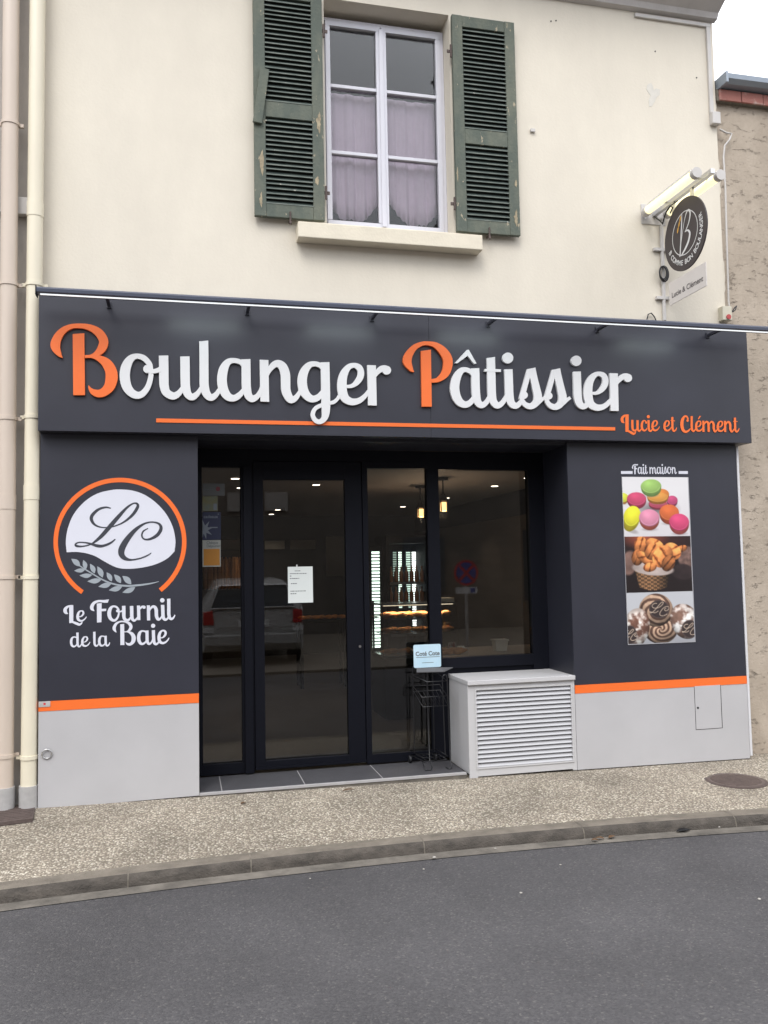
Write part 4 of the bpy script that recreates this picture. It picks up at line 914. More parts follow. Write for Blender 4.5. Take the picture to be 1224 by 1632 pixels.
# header board
YB = .37
a, b, c, e = P(659.5, 1027, YB), P(703, 1027, YB), P(702.5, 1063.5, YB), P(659, 1064, YB)
bx0, bx1, bz0, bz1 = (a.x+e.x)/2, (b.x+c.x)/2, (c.z+e.z)/2, (a.z+b.z)/2
g = MB(); rr = .012; pts = []
for cx_, cz_, t0 in ((bx1-rr, bz1-rr, 0), (bx0+rr, bz1-rr, 90), (bx0+rr, bz0+rr, 180), (bx1-rr, bz0+rr, 270)):
    for i in range(6): t = RAD(t0+18*i); pts.append((cx_+rr*math.cos(t), YB, cz_+rr*math.sin(t)))
g.prism(pts, (0, .006, 0)); hb = g.build('header_board', M_blueboard, rk)
g = MB(); fnb = lambda u, v, dd: Vector((bx0+(bx1-bx0)*u, YB-dd, bz0+(bz1-bz0)*v))
font_text(g, "Coté Cote", lambda u, v, dd: fnb(u, (v-.52)*1.28+.52, dd), .2, .51, .52, 'CENTER', .001, .025); g.add([fnb(u, v, .001) for u, v in ((.09, .44), (.95, .44), (.95, .46), (.09, .46))], [(0, 1, 2, 3)]); g.add([fnb(u, v, .001) for u, v in ((.3, .2), (.72, .2), (.72, .22), (.3, .22))], [(0, 1, 2, 3)])
g.build('board_lettering', M_ink, hb)

# ================================================================== BLADE SIGN
SX = 3.80
bs_ = thing('hanging_sign', 'round brown projecting sign under two tube lamps on the cream wall', 'sign', (SX, WY, 3.6))
def cs(x, y, d): return PX(1020+x*160/1004, 260+y*160/1004, SX)+Vector((-d, 0, 0))
# disc as an ellipse fitted in its own plane
el = [cs(x, y, 0) for x, y in ((243, 800), (672, 600), (497, 322), (400, 1087))]
yc = (el[0].y+el[1].y)/2; zc = (el[2].z+el[3].z)/2; ry, rz = abs(el[0].y-el[1].y)/2+.004, abs(el[2].z-el[3].z)/2
rz = ry = (ry+rz)/2
def disc_pts(d, k=1., n=56): return [(SX-d, yc+ry*k*math.cos(2*math.pi*i/n), zc+rz*k*math.sin(2*math.pi*i/n)) for i in range(n)]
g = MB(); g.prism(disc_pts(0), (.012, 0, 0)); dc = g.build('disc', M_disc, bs_)
uv = lambda u, v, d: Vector((SX-d, yc-u*ry, zc+v*rz))        # u to the right as seen from the street
g = MB(); n = 60; vs = []
for i in range(n+1):
    t = 2*math.pi*i/n; vs += [uv(-.0+.585*math.cos(t), .03+.585*math.sin(t), .001), uv(.61*math.cos(t), .03+.61*math.sin(t), .001)]
g.add(vs, [(2*i, 2*i+1, 2*i+3, 2*i+2) for i in range(n)])
B_ = [(-.09, .62, .03), (-.13, .30, .05), (-.20, -.15, .05), (-.26, -.50, .05), (-.28, -.55, .02)]
flat(g, [('r', B_), ('r', [(-.28, -.55, .012), (-.16, -.1, .02), (.02, .38, .025), (.16, .58, .05), (.27, .55, .065), (.29, .42, .06), (.20, .22, .04), (.02, .04, .03)]), ('r', [(.02, .06, .03), (.16, .04, .05), (.24, -.08, .075), (.16, -.27, .08), (.0, -.42, .075), (-.16, -.52, .05), (-.2, -.55, .03)])], uv, .0014)
# lettering round the lower rim
word = 'B COMME BON BOULANGER'; a_s, a_e = RAD(196), RAD(382); cum = []; x = 0
wid = {'M': 1.25, ' ': .55, 'O': 1.1, 'G': 1.1, 'N': 1.1, 'L': .85, 'E': .9, 'I': .4}
for ch in word: cum.append(x+wid.get(ch, 1.)/2); x += wid.get(ch, 1.)
for ch, c_ in zip(word, cum):
    if ch == ' ': continue
    t = a_s+(a_e-a_s)*c_/x; ce_, se_ = math.cos(t), math.sin(t)
    # letter upright direction points to the centre
    def fl(u, v, d, ce_=ce_, se_=se_): return uv(ce_*(.70+.0)-se_*u*1.0-ce_*0-(-ce_)*(.14-v), se_*(.70)+ce_*u-(-se_)*(.14-v), d)
    font_text(g, ch, fl, .195, 0, 0, 'CENTER', .0015, .02)
g.build('sign_lettering', M_white, dc)
g = MB()
for (x, y, d_) in ((405, 555, 0), (393, 612, 0), (380, 672, 0)):
    c0 = cs(x, y, .0016); pts = []
    for i in range(16): t = 2*math.pi*i/16; a_, b_ = .009*math.cos(t), .022*math.sin(t); pts.append((SX-.0018, c0.y-(a_+b_*.35), c0.z+b_-a_*.2))
    g.add(pts, [tuple(range(16))])
g.build('grain_print', M_gold, dc)
# lower plate
pc = [PX(*q, SX) for q in ((1066, 450), (1125, 418), (1125, 457.5), (1066, 486))]
ya, yb_ = (pc[0].y+pc[3].y)/2, (pc[1].y+pc[2].y)/2; zt_, zb_ = (pc[0].z+pc[1].z)/2, (pc[2].z+pc[3].z)/2
g = MB(); g.box(SX+.002, SX+.008, ya, yb_, zb_, zt_); pp = g.build('name_plate', M_plate, bs_, .001)
g = MB(); fpl = lambda u, v, d: Vector((SX+.002-d, ya+(yb_-ya)*u, zb_+(zt_-zb_)*v))
font_text(g, 'Lucie & Clément', lambda u, v, d: fpl(u*.86*.98, v*2.2, d), .148, .59, .125, 'CENTER', .001, .02); g.build('plate_lettering', M_text, pp)
# beam and its brackets
bz = PX(1095, 303, SX).z; by_end = PX(1133, 277, SX).y
g = MB(); g.box(SX+.0, SX+.035, by_end, WY-.01, bz-.006, bz+.03); g.build('beam', M_steel, bs_, .002)
g = MB(); g.box(SX-.10, SX+.12, WY-.008, WY-.0005, bz-.07, bz+.10)
bp_ = g.build('wall_plate', M_trunk, bs_, .004)
g = MB()
for dx, dz in ((-.07, .06), (.08, .06), (-.07, -.02), (.08, -.02)): g.disc((SX+dx, WY-.011, bz+dz), .010, (0, 1, 0), .0028, 10)
g.each('bolt', M_steel, bp_)
for yy in (yc+ry*.55, yc-ry*.35):
    g = MB(); g.box(SX+.004, SX+.020, yy-.014, yy+.014, zc+rz*.78, bz-.0065); g.build('hanger', M_steel, bs_)
for dx in (-.085, .115):
    y0_, y1_ = WY-.06, by_end+.05
    t = thing('tube_lamp', 'lit tube lamp on the street side of the sign beam' if dx < 0 else 'lit tube lamp on the far side of the sign beam, partly hidden by it', 'lamp', (SX+dx, (y0_+y1_)/2, bz), 'tube lamps over the hanging sign')
    g = MB(); g.tube([(SX+dx, y1_+.03, bz+.012), (SX+dx, y0_-.03, bz+.012)], .033, 18); g.build('tube', M_tube, t)
    g = MB(); g.disc((SX+dx, y1_+.031, bz+.012), .040, (0, -1, 0), .04, 20); g.disc((SX+dx, y0_-.031, bz+.012), .040, (0, 1, 0), .05, 20); g.each('end_cap', M_trunk, t)
    g = MB()
    for yy in (y1_+.12, y0_-.15): g.box(min(SX+dx, SX+.0), max(SX+dx, SX+.035), yy-.012, yy+.012, bz+.0305, bz+.036)
    g.box(SX+dx-.02, SX+dx+.02, y1_+.05, y0_-.05, bz+.0455, bz+.055); g.build('carrier', M_alu, t)
g = MB(); g.tube([PX(*q, SX-.03) for q in ((1043, 345), (1052, 352), (1056, 357), (1059, 345), (1062, 337), (1068, 328), (1072, 331), (1068, 340))], .006, 6); g.tube([PX(*q, SX-.01) for q in ((1062, 338), (1070, 327), (1080, 320))], .005, 6); g.build('cable', M_black, bs_)
g = MB(); c0 = P(1067, 437, WY-.03)
for k in range(3): g.tube([(c0.x-.05+(.040-.004*k)*math.cos(t)-.012*k, WY-.03-.012*k, c0.z+(.065-.006*k)*math.sin(t)) for t in [2*math.pi*i/24 for i in range(24)]], .006, 6, True)
cc = g.build('cable_coil', M_black, bs_)
for px, py in ((1046, 399), (1050, 476)):
    g = MB(); q = P(px, py, WY); g.box(q.x-.035, q.x+.09, WY-.03, WY-.0005, q.z-.012, q.z+.012); g.box(q.x+.07, q.x+.086, yb_*.0-.0 if False else WY-.16, WY-.0305, q.z-.012, q.z+.012); g.build('wall_bracket', M_trunk, bs_)
# white conduit behind it, trunking under the eaves, boxes
g = MB(); a, b = P(1054, 360, WY-.015), P(1059, 511, WY-.015); g.tube([a, b], .016, 10)
tag(g.build('conduit', M_trunk), 'thin white vertical conduit on the cream wall behind the round sign', 'conduit')
tr = thing('cable_trunking', 'white cable trunking turning down the wall corner under the eaves', 'trunking', tuple(P(1130, 45, WY)))
a, b, c = P(1010, 21, WY), P(1127, 42, WY), P(1137, 185, WY)
g = MB(); zt0 = EAVE-.035; xt = P(1129, 100, WY).x
g.box(a.x, xt+.02, WY-.022, WY-.0005, zt0-.016, zt0+.016); g.box(xt-.018, xt+.018, WY-.0225, WY-.0008, c.z, zt0-.0165); g.build('channel', M_trunk, tr, .003)
g = MB(); q = P(1143, 192, WY); g.box(xt-.018, xt+.06, WY-.05, WY-.0005, q.z-.055, q.z+.05); g.build('junction_box', M_trunk, tr, .005)
al = thing('alarm_box', 'small beige box with a round red button at the wall corner above the rail', 'box', tuple(P(1157, 500, WY)))
q = P(1157, 500, WY-.04); g = MB(); g.box(q.x-.045, q.x+.045, WY-.06, WY-.0005, q.z-.06, q.z+.06); g.build('housing', M_box, al, .005)
q2 = P(1161, 505, WY-.06); g = MB(); g.disc((q2.x, WY-.068, q2.z), .021, (0, 1, 0), .0075, 18); g.build('button', M_red, al)
g = MB(); g.tube([P(x, y, WY-.03) for x, y in ((1166, 498), (1171, 490), (1174, 487), (1172, 494), (1168, 497))], .005, 6); g.build('cable', M_black, al)
g = MB(); g.tube([P(x, y, WY-.012) for x, y in ((1147, 206), (1158, 212), (1166, 213), (1163, 222), (1155, 232), (1153, 250), (1156, 300), (1158, 380), (1161, 480), (1162, 488))], .008, 8)
tag(g.build('wall_cable', M_trunk), 'pale cable clipped down the joint between cream wall and rough beige wall', 'cable')
g = MB(); g.tube([P(x, y, WY-.02) for x, y in ((1031, 509), (1033, 501), (1038, 499), (1043, 505), (1046, 512))], .005, 6); tag(g.build('wire_stub', M_black), 'bent black wire stub poking out of the wall just above the rail', 'wire')

# ================================================================== DOWNPIPES AND NEIGHBOURS
def pipe(name, label, pts, r, m, brk, sleeve):
    t = thing(name, label, 'pipe', (pts[-1][0], pts[-1][1], 0), 'downpipes at the left end of the facade'); g = MB(); g.tube(pts, r, 20); g.build('pipe', m, t)
    for z in brk:
        f = max(0, min(1, (pts[0][2]-z)/(pts[0][2]-pts[-1][2]))); x = pts[0][0]+(pts[-1][0]-pts[0][0])*f; y = pts[0][1]
        b = MB(); b.tube([(x, y, z-.012), (x, y, z+.012)], r+.006, 20); b.box(x-r-.03, x+r+.03, y+.01, y+.03, z-.012, z+.012); b.build('clip', m, t)
    for z in sleeve:
        f = max(0, min(1, (pts[0][2]-z)/(pts[0][2]-pts[-1][2]))); x = pts[0][0]+(pts[-1][0]-pts[0][0])*f
        b = MB(); b.tube([(x, pts[0][1], z-.05), (x, pts[0][1], z+.05)], r+.003, 20); b.build('socket', m, t)
    b = MB(); b.tube([(pts[-1][0], pts[-1][1], 0.01), (pts[-1][0], pts[-1][1], .17)], r+.009, 20); b.build('foot_sleeve', M_castgrey, t)
PY_ = .03
a, b = P(61, 20, PY_), P(46, 1240, PY_)
pipe('downpipe', 'cream downpipe standing against the edge of the dark shopfront', [(a.x, PY_, 7.0), (b.x, PY_, .15)], .052, M_pipe, [P(52, y, PY_).z for y in (454, 665, 920, 1206)], [P(55, 335, PY_).z, P(50, 785, PY_).z])
a, b = P(17, 50, PY_), P(8, 1200, PY_)
pipe('downpipe', 'pinkish beige downpipe at the outer left edge', [(a.x, PY_, 7.0), (b.x, PY_, .1)], .054, M_pipe2, [P(12, y, PY_).z for y in (197, 453, 667, 920, 1204)], [P(10, 800, PY_).z])
nl_ = thing('left_neighbour_house', 'grey beige rendered house wall behind the two downpipes', 'house', (-3, .13, 0))
g = MB(); g.box(-7, BL-.002, .13, 8, -.05, 7.6); g.build('wall', M_leftwall, nl_)
g = MB(); g.prism([(-7, -.2, 7.6), (-7, 4, 9.6), (-7, 8.2, 7.6)], (7+BL-.01, 0, 0)); g.build('roof', M_roof, nl_)
g = MB(); q = P(34, 330, .1); g.box(q.x-.03, q.x+.05, .07, .129, q.z-.06, q.z+.06); g.build('small_box', M_trunk, nl_, .004)
g = MB(); a, b = P(-20, 337, .11), P(33, 338, .11); g.tube([a, b], .012, 8); g.build('cable', M_castgrey, nl_)
g = MB()
for dx, hh in ((0, .16), (.03, .13), (.055, .15)): g.tube([(-1.085+dx, .09, .0), (-1.085+dx*.8, .10, hh)], .008, 6); g.box(-1.09+dx, -1.07+dx+.012, .094, .098, .04, .05)
tag(g.build('conduit_stub', M_castgrey), 'short grey conduit stubs between the feet of the two downpipes', 'conduit')
nr = thing('right_neighbour_house', 'rough beige rendered house with grey gutter and red brick course', 'house', (7, .16, 0))
GZ = P(1150, 132, .1).z
g = MB(); g.box(BR+.002, 16, .16, 7.5, -.06, P(1150, 166, .16).z); g.build('wall', M_stone, nr)
zb1, zb2 = P(1150, 166, .16).z, P(1150, 143, .12).z
g = MB(); x = BR+.03
while x < 9:
    g.box(x, x+.208, .10+random.uniform(-.004, .004), .3, zb1+.001, zb2-.008); x += .216
g.build('brick_course', M_brick, nr, .004)
g = MB(); g.box(BR+.01, 16, .115, .32, zb1+.0005, zb2-.0085+.006); g.build('course_mortar', M_joint, nr)
g = MB(); zg = zb2; pr = [(.13, zg), (.04, zg+.008), (.0, zg+.035), (-.005, zg+.075), (.006, zg+.079), (.012, zg+.045), (.04, zg+.022), (.13, zg+.015)]
g.prism([(BR+.03, y, z) for y, z in pr], (10, 0, 0)); g.build('gutter', M_zinc, nr)
g = MB(); g.box(BR+.02, BR+.045, -.01, .14, zg-.008, zg+.09); g.build('gutter_end', M_zinc, nr, .006)
g = MB(); g.prism([(BR+.05, .05, zg+.09), (BR+.05, 4, zg+.9), (BR+.05, 7.6, zg+.1), (BR+.05, 7.6, zg+.02), (BR+.05, .05, zg+.03)], (10, 0, 0)); g.build('roof', M_roof, nr)
# ragged edge where the cream render stops on the neighbour
rg_ = MB(); pts = []; rnd = random.Random(11); n = 70
for i in range(n+1):
    z = 2.2+(EAVE-2.2)*i/n; pts.append((BR+.008+.035*max(0, math.sin(i*.45)*.5+rnd.uniform(-.2, .6))*(1 if z < 5.6 else .3), z))
rg_.prism([(BR-.01, WY+.03, 2.2)]+[(x, WY+.03, z) for x, z in pts]+[(BR-.01, WY+.03, EAVE)], (0, .009, 0)); rg_.build('render_edge', M_wall, bld)

# ================================================================== STREET LEVEL SMALL THINGS
mh = thing('manhole_cover', 'oval-looking round rusty iron cover in the pebbled pavement', 'manhole cover', (3.93, -.45, zf(3.93)-.02))
c0 = PZ(1172.5, 1241.5, .0-.03); zc0 = -.026
c0 = PZ(1172.5, 1241.5, zc0); g = MB()
def mhz(x, y): t = min(1, max(0, -y/1.06)); return (zf(x)-.002)*(1-t)+(-.05)*t
cz_ = mhz(c0.x, c0.y)
g.tube([(c0.x, c0.y, cz_-.03), (c0.x, c0.y, cz_+.005)], .215, 48); g.build('ring', M_iron, mh)
g = MB(); g.tube([(c0.x, c0.y, cz_-.02), (c0.x, c0.y, cz_+.0075)], .195, 48)
for i in range(-8, 9):
    hh = math.sqrt(max(0, .17**2-(i*.02)**2)); 
    if hh > .02: g.box(c0.x-hh, c0.x+hh, c0.y+i*.02-.004, c0.y+i*.02+.004, cz_+.0076, cz_+.0105)
g.build('lid', mat('cast_iron_lid', (.105, .078, .068), .7, .25, 16, .4, 60), mh)
q = [PZ(*p, .0) for p in ((-10, 1296), (57, 1290), (52, 1313), (-10, 1321))]
g = MB(); zz = zf(-1)-.0; g.prism([(v.x, v.y, .012) for v in q], (0, 0, .022)); dg_ = g.build('drain_plate', M_iron); tag(dg_, 'rusty brown drain plate in the pavement under the downpipes', 'drain plate')
g = MB()
for i in range(1, 9):
    t = i/9; a, b = q[0].lerp(q[3], t), q[1].lerp(q[2], t); g.obox(((a.x+b.x)/2, (a.y+b.y)/2, .0355), ((b.x-a.x)*.47, (b.y-a.y)*.47, 0), (0, .006, 0), (0, 0, .0012))
g.build('ribs', M_iron, dg_)
def leaf(px, py, z, ln, wd, ang, label, m=M_litter, cat='leaf', name='fallen_leaf', grp=None):
    c = PZ(px, py, z); g = MB(); n = 9; vs = []
    for i in range(n):
        t = i/(n-1); u = (t-.5)*ln; hw = wd*math.sin(math.pi*min(.97, max(.03, t)))/2; up = .006*math.sin(t*3.1)+.002
        for s_ in (-1, 0, 1): vs.append((c.x+u*math.cos(ang)-s_*hw*math.sin(ang), c.y+u*math.sin(ang)+s_*hw*math.cos(ang), z+up+(.004 if s_ else 0)))
    g.add(vs, [(3*i+k, 3*i+3+k, 3*i+4+k, 3*i+1+k) for i in range(n-1) for k in (0, 1)], True)
    o = g.build(name, m); md = o.modifiers.new('thick', 'SOLIDIFY'); md.thickness = .0012
    tag(o, label, cat, grp)
leaf(555, 1260, .004, .085, .02, .25, 'curled brown leaf on the pavement just below the threshold')
leaf(388, 1281, .0, .04, .025, .6, 'small brown leaf on the pavement near the left grey base')
leaf(1089, 1324.5, -.108, .10, .045, .1, 'dark crumpled leaf in the gutter far along the kerb', M_black)
for px, py, s_, lab in ((956, 1337, .05, 'brown leaf heap end in the gutter'), (975, 1335, .06, 'largest brown leaf of the gutter cluster'), (948, 1340, .04, 'short brown leaf at the near end of the gutter cluster')):
    leaf(px, py, -.108, s_, .03, random.uniform(-.6, .6), lab, grp='brown leaves gathered in the gutter')
def pebble(px, py, z, r, label):
    c = PZ(px, py, z); bm = bmesh.new(); bmesh.ops.create_icosphere(bm, subdivisions=2, radius=r*.6)
    for v in bm.verts: v.co *= 1+.25*math.sin(v.co.x*400/1+v.co.y*310); v.co.z *= .45
    me = bpy.data.meshes.new('pebble'); bm.to_mesh(me); bm.free(); me.materials.append(M_gum); o = bpy.data.objects.new('pebble', me); COL.objects.link(o); o.location = (c.x, c.y, z+r*.3)
    tag(o, label, 'pebble', 'pale pebbles loose on the road')
for px, py, z, r, lab in ((692, 1367.5, -.109, .016, 'white pebble in the gutter below the threshold'), (789, 1353, -.109, .011, 'small white pebble in the gutter below the louvred cabinet'), (675, 1386, -.1175, .010, 'pale pebble on the asphalt just outside the gutter'),
                          (1210, 1434, -.114, .013, 'pale flat pebble on the asphalt at the right edge'), (893, 1379, -.116, .010, 'pale pebble on the asphalt below the right base panel'), (494, 1401, -.116, .009, 'tiny pale pebble on the asphalt near the kerb'),
                          (830, 1424, -.112, .012, 'dull flattened pebble out on the open asphalt'), (1146, 1319, -.109, .012, 'pebble in the gutter below the manhole cover')):
    pebble(px, py, z, r, lab)

# ================================================================== STICKERS AND NOTICE ON THE GLASS
SG = GY+.0105                     # just outside the pane
def sheet(name, label, cat, px0, px1, py0, py1, m, grp=None, y=SG):
    a, b = P(px0, py0, y), P(px1, py1, y); t = thing(name, label, cat, ((a.x+b.x)/2, y, (a.z+b.z)/2), grp); g = MB(); g.box(a.x, b.x, y, y+.0012, b.z, a.z); g.build('sheet', m, t)
    return t, (lambda u, v, d=.0006: Vector((a.x+(b.x-a.x)*u, y-d, b.z+(a.z-b.z)*v)))
def rect(mb, f, u0, u1, v0, v1, d=.0006): mb.add([f(u0, v0, d), f(u1, v0, d), f(u1, v1, d), f(u0, v1, d)], [(0, 1, 2, 3)])
def ft(mb, s, f, size, u, v, asp, al='LEFT'): font_text(mb, s, lambda x, y, d: f(u+x, v+y*asp, .0008), size, 0, 0, al)
GS = 'stickers on the narrow sidelight'
M_stk = mat('faded_sticker', (.085, .088, .088), .5); M_stky = mat('faded_yellow_sticker', (.13, .12, .05), .5, .3, 14, col2=(.10, .12, .10), thr=(.4, .65)); M_stkb = mat('deep_blue_sticker', (.010, .014, .045), .5); M_stkw = mat('sticker_white', (.27, .28, .26), .5); M_stko = mat('sticker_orange', (.36, .155, .02), .5, .08, 9); M_stkg = mat('sticker_grey_star', (.14, .16, .19), .5); M_stkr = mat('sticker_red', (.15, .02, .03), .5)
t, f = sheet('glass_sticker', 'greyish sticker with a red dot, topmost on the sidelight glass', 'sticker', 322.6, 358, 770.5, 790, M_stk, GS)
g = MB(); g.add([f(.70+.10*math.cos(a), .56+.19*math.sin(a)) for a in [2*math.pi*i/20 for i in range(20)]], [tuple(range(20))]); g.build('red_dot', M_stkr, t)
g = MB(); rect(g, f, .08, .55, .48, .54); rect(g, f, .3, .55, .62, .67); rect(g, f, .68, .93, .12, .17); g.build('print', M_ink, t)
t, f = sheet('glass_sticker', 'faded yellow sticker below the one with the red dot', 'sticker', 322.6, 347, 791, 814.5, M_stky, GS)
g = MB(); rect(g, f, .72, .95, .08, .5); g.build('print', M_stkg, t)
t, f = sheet('glass_sticker', 'dark blue sticker with a pale star on the sidelight glass', 'sticker', 322.6, 352, 816, 860, M_stkb, GS)
star = []; 
for i in range(16):
    an = 2*math.pi*i/16+.2; r_1 = (.5, .2)[i % 2]; star.append((max(.0, .10+r_1*math.cos(an)), .37+r_1*.72*math.sin(an)))
g = MB(); g.add([f(.1, .37)]+[f(*p) for p in star], [(0, i+1, (i+1) % 16+1) for i in range(16)]); rect(g, f, .40, .82, .42, .46, .0009); rect(g, f, .84, .90, .90, .94); g.build('star', M_stkg, t)
g = MB(); ft(g, 'cadeaux', f, .24, .06, .78, .67); g.build('print', M_stkg, t)
t, f = sheet('glass_sticker', 'white and orange meal voucher sticker, lowest on the sidelight glass', 'sticker', 322.6, 352, 861, 903, M_stkw, GS)
g = MB(); rect(g, f, .06, .94, .05, .67); g.build('orange_panel', M_stko, t)
g = MB(); ft(g, 'Chèque', f, .2, .22, .86, .7); ft(g, 'Déjeuner', f, .2, .22, .735, .7); g.build('print', M_ink, t)
t, f = sheet('door_notice', 'white typed paper notice taped inside the glass door', 'notice', 458.6, 499, 903.5, 960, M_paper, None)
g = MB()
for (u0, u1, v) in ((.28, .50, .885), (.08, .76, .81), (.08, .15, .745), (.08, .46, .675), (.12, .36, .535), (.1, .72, .325), (.1, .33, .255)):
    u = u0
    while u < u1:
        wv_ = random.uniform(.03, .08); rect(g, f, u, min(u1, u+wv_), v-.011, v+.011); u += wv_+.018
g.build('typed_lines', M_ink, t)
g = MB(); rect(g, f, .34, .39, .985, 1.06, .0012); g.build('tape', M_white, t)

# ================================================================== INSIDE THE SHOP
spots = [(.53, 2.81), (.65, 3.81), (1.47, 3.42), (1.47, 7.42), (1.48, 8.49), (3.37, 6.81), (3.68, 2.58), (3.64, 3.49), (3.57, 5.18)]
sp_lab = ['near the glass above the narrow sidelight', 'second one back above the narrow sidelight', 'alone above the glass door', 'far back above the glass door', 'deepest one by the back wall', 'far back over the right wall', 'nearest the right end of the shop window', 'second along the right wall', 'third along the right wall']
for (x, y), lab in zip(spots, sp_lab):
    t = thing('ceiling_spot', 'small lit ceiling spotlight '+lab, 'spotlight', (x, y, CZ), 'recessed spotlights in the shop ceiling')
    g = MB(); g.tube([(x, y, CZ-.006), (x, y, CZ-.001)], .055, 20); g.build('trim', M_alu, t); g = MB(); g.tube([(x, y, CZ-.009), (x, y, CZ-.0065)], .042, 20); g.build('lens', M_spot, t)
    L = bpy.data.lights.new('spot_light', 'SPOT'); L.energy = 9; L.spot_size = RAD(110); L.spot_blend = .8; L.color = (1, .86, .7); L.shadow_soft_size = .05
    o = bpy.data.objects.new('spot_light', L); COL.objects.link(o); o.location = (x, y, CZ-.03)
for i, (x, y, px, py) in enumerate(((2.72, 3.52, 670, 818), (2.72, 2.63, 706, 808))):
    zb = P(px, py, y).z; t = thing('pendant_lamp', ['black lantern pendant glowing amber behind the window post', 'black lantern pendant glowing amber just beside the window post'][i], 'lamp', (x, y, zb), 'lantern pendants in the shop')
    g = MB(); g.tube([(x, y, CZ-.001), (x, y, CZ-.03)], .06, 18); g.tube([(x, y, CZ-.03), (x, y, zb+.13)], .008, 8); g.build('rod', M_wire, t)
    g = MB(); g.tube([(x, y, zb+.14), (x, y, zb+.08), (x, y, zb+.06)], [.02, .055, .06], 8)
    for k in range(4): an = math.pi/4+k*math.pi/2; g.tube([(x+.055*math.cos(an), y+.055*math.sin(an), zb+.06), (x+.045*math.cos(an), y+.045*math.sin(an), zb-.05)], .006, 6)
    g.build('lantern_cage', M_wire, t); g = MB(); g.tube([(x, y, zb+.05), (x, y, zb-.045)], .034, 12); g.build('bulb', M_bulb, t)
    L = bpy.data.lights.new('lantern_light', 'POINT'); L.energy = 4; L.color = (1, .75, .5); L.shadow_soft_size = .04
    o = bpy.data.objects.new('lantern_light', L); COL.objects.link(o); o.location = (x, y, zb-.09)
# refrigerated display with lit uprights
FYR = 4.4
fz = thing('display_fridge', 'tall black refrigerated display with lit vertical strips', 'fridge', (P(640, 1000, FYR).x, FYR+.3, FZ))
xa, xb, zt_ = P(617, 950, FYR).x, P(684, 950, FYR).x, P(640, 866, FYR).z
g = MB(); g.box(xa, xb, FYR+.6, FYR+.65, FZ, zt_); g.box(xa, xa+.04, FYR, FYR+.6, FZ, zt_); g.box(xb-.04, xb, FYR, FYR+.6, FZ, zt_); g.box(xa, xb, FYR, FYR+.65, zt_+.001, zt_+.10); g.build('body', M_fridge, fz)
def ledbar(px, y0, y1, Y, w_, step, parent, m=M_ledbar):
    a, b = P(px, y0, Y), P(px+ (y1-y0)*.012, y1, Y); g = MB(); n = int((a.z-b.z)/step)
    for i in range(n):
        z = a.z-(i+.5)*step; x = a.x+(b.x-a.x)*i/n; g.box(x-w_/2, x+w_/2, Y, Y+.01, z-step*.3, z+step*.3)
    return g.build('lit_strip', m, parent)
M_led2 = mat('dim_led', (.6, .8, .7), .5, emit=.35, ecol=(.7, 1, .85))
for px, w_, m, y1 in ((629, .045, M_led2, 920), (637.5, .042, M_ledbar, 970), (650.5, .055, mat('mid_led', (.6, .8, .7), .5, emit=1.0, ecol=(.75, 1, .85)), 970), (659.5, .05, mat('hot_led', (1, 1, 1), .5, emit=3.2, ecol=(.92, 1, .95)), 1000), (674.5, .06, M_ledbar, 1040)): ledbar(px, 879, y1, FYR+.45, w_, .030, fz, m)
g = MB()
for py in (929, 962, 985, 1012): z = P(650, py, FYR).z; g.box(xa+.041, xb-.041, FYR+.05, FYR+.44, z-.02, z+.012)
g.build('shelf', M_shelf, fz)
bt0 = None
for py, sl_ in ((929, 'top shelf'), (962, 'second shelf')):
    for i in range(7):
        q = P(624+8.2*i, py, FYR+.1)
        if bt0 is None:
            g = MB(); g.tube([(0, 0, 0), (0, 0, .12), (0, 0, .15), (0, 0, .2)], [.028, .028, .012, .012], 10); bt0 = g.build('bottle', mat('amber_bottle', (.16, .07, .025), .25)); o = bt0
        else: o = bt0.copy(); COL.objects.link(o)
        o.location = (q.x, FYR+.12, P(650, py, FYR).z+.0125); tag(o, 'small drink bottle in the row on the '+sl_+' of the lit fridge', 'bottle', 'bottles on the fridge shelves')
lp = thing('lit_post', 'lit ladder-like light strip standing behind the right sidelight', 'lit strip', tuple(P(600, 1042, 2.9)))
ledbar(598.5, 878, 1038, 2.9, .085, .036, lp); g = MB(); a, b = P(598, 870, 2.92), P(602, 1046, 2.92); g.box(a.x-.06, a.x+.07, 2.912, 2.96, FZ, a.z); g.build('upright', M_fridge, lp)
# pastry counter
CY = 2.3
pcn = thing('pastry_counter', 'dark glazed pastry counter with shelves of pastries behind the sidelight', 'counter', (P(655, 1050, CY).x, CY+.3, FZ))
xa, xb = P(612, 1000, CY).x, P(733, 1000, CY).x; levels = [P(660, py, CY).z for py in (984, 1009, 1044)]; ztop_ = P(660, 962, CY).z
g = MB(); g.box(xa, xb, CY, CY+.6, FZ, levels[2]-.03); g.build('base', M_fridge, pcn, .004)
g = MB()
for z in levels[:2]: gs_ = MB(); gs_.box(xa, xb, CY+.08, CY+.56, z-.008, z); gs_.build('glass_shelf', M_sglass, pcn)
g.box(xa, xb, CY+.10, CY+.56, ztop_-.016, ztop_)
g.box(xa, xb, CY+.02, CY+.58, levels[2]-.029, levels[2]-.001); g.build('shelf', M_shelf, pcn)
g = MB()
for x in (xa+.02, (xa+xb)/2, xb-.02): g.box(x-.01, x+.01, CY+.565, CY+.58, levels[2], ztop_+.02)
g.each('upright', M_fridge, pcn)
g = MB(); g.prism([(xa, CY+.0, levels[2]+.0), (xa, CY+.006, levels[2]), (xa, CY+.095, ztop_-.018), (xa, CY+.089, ztop_-.018)], (xb-xa, 0, 0)); g.build('slanted_pane', M_sglass, pcn)
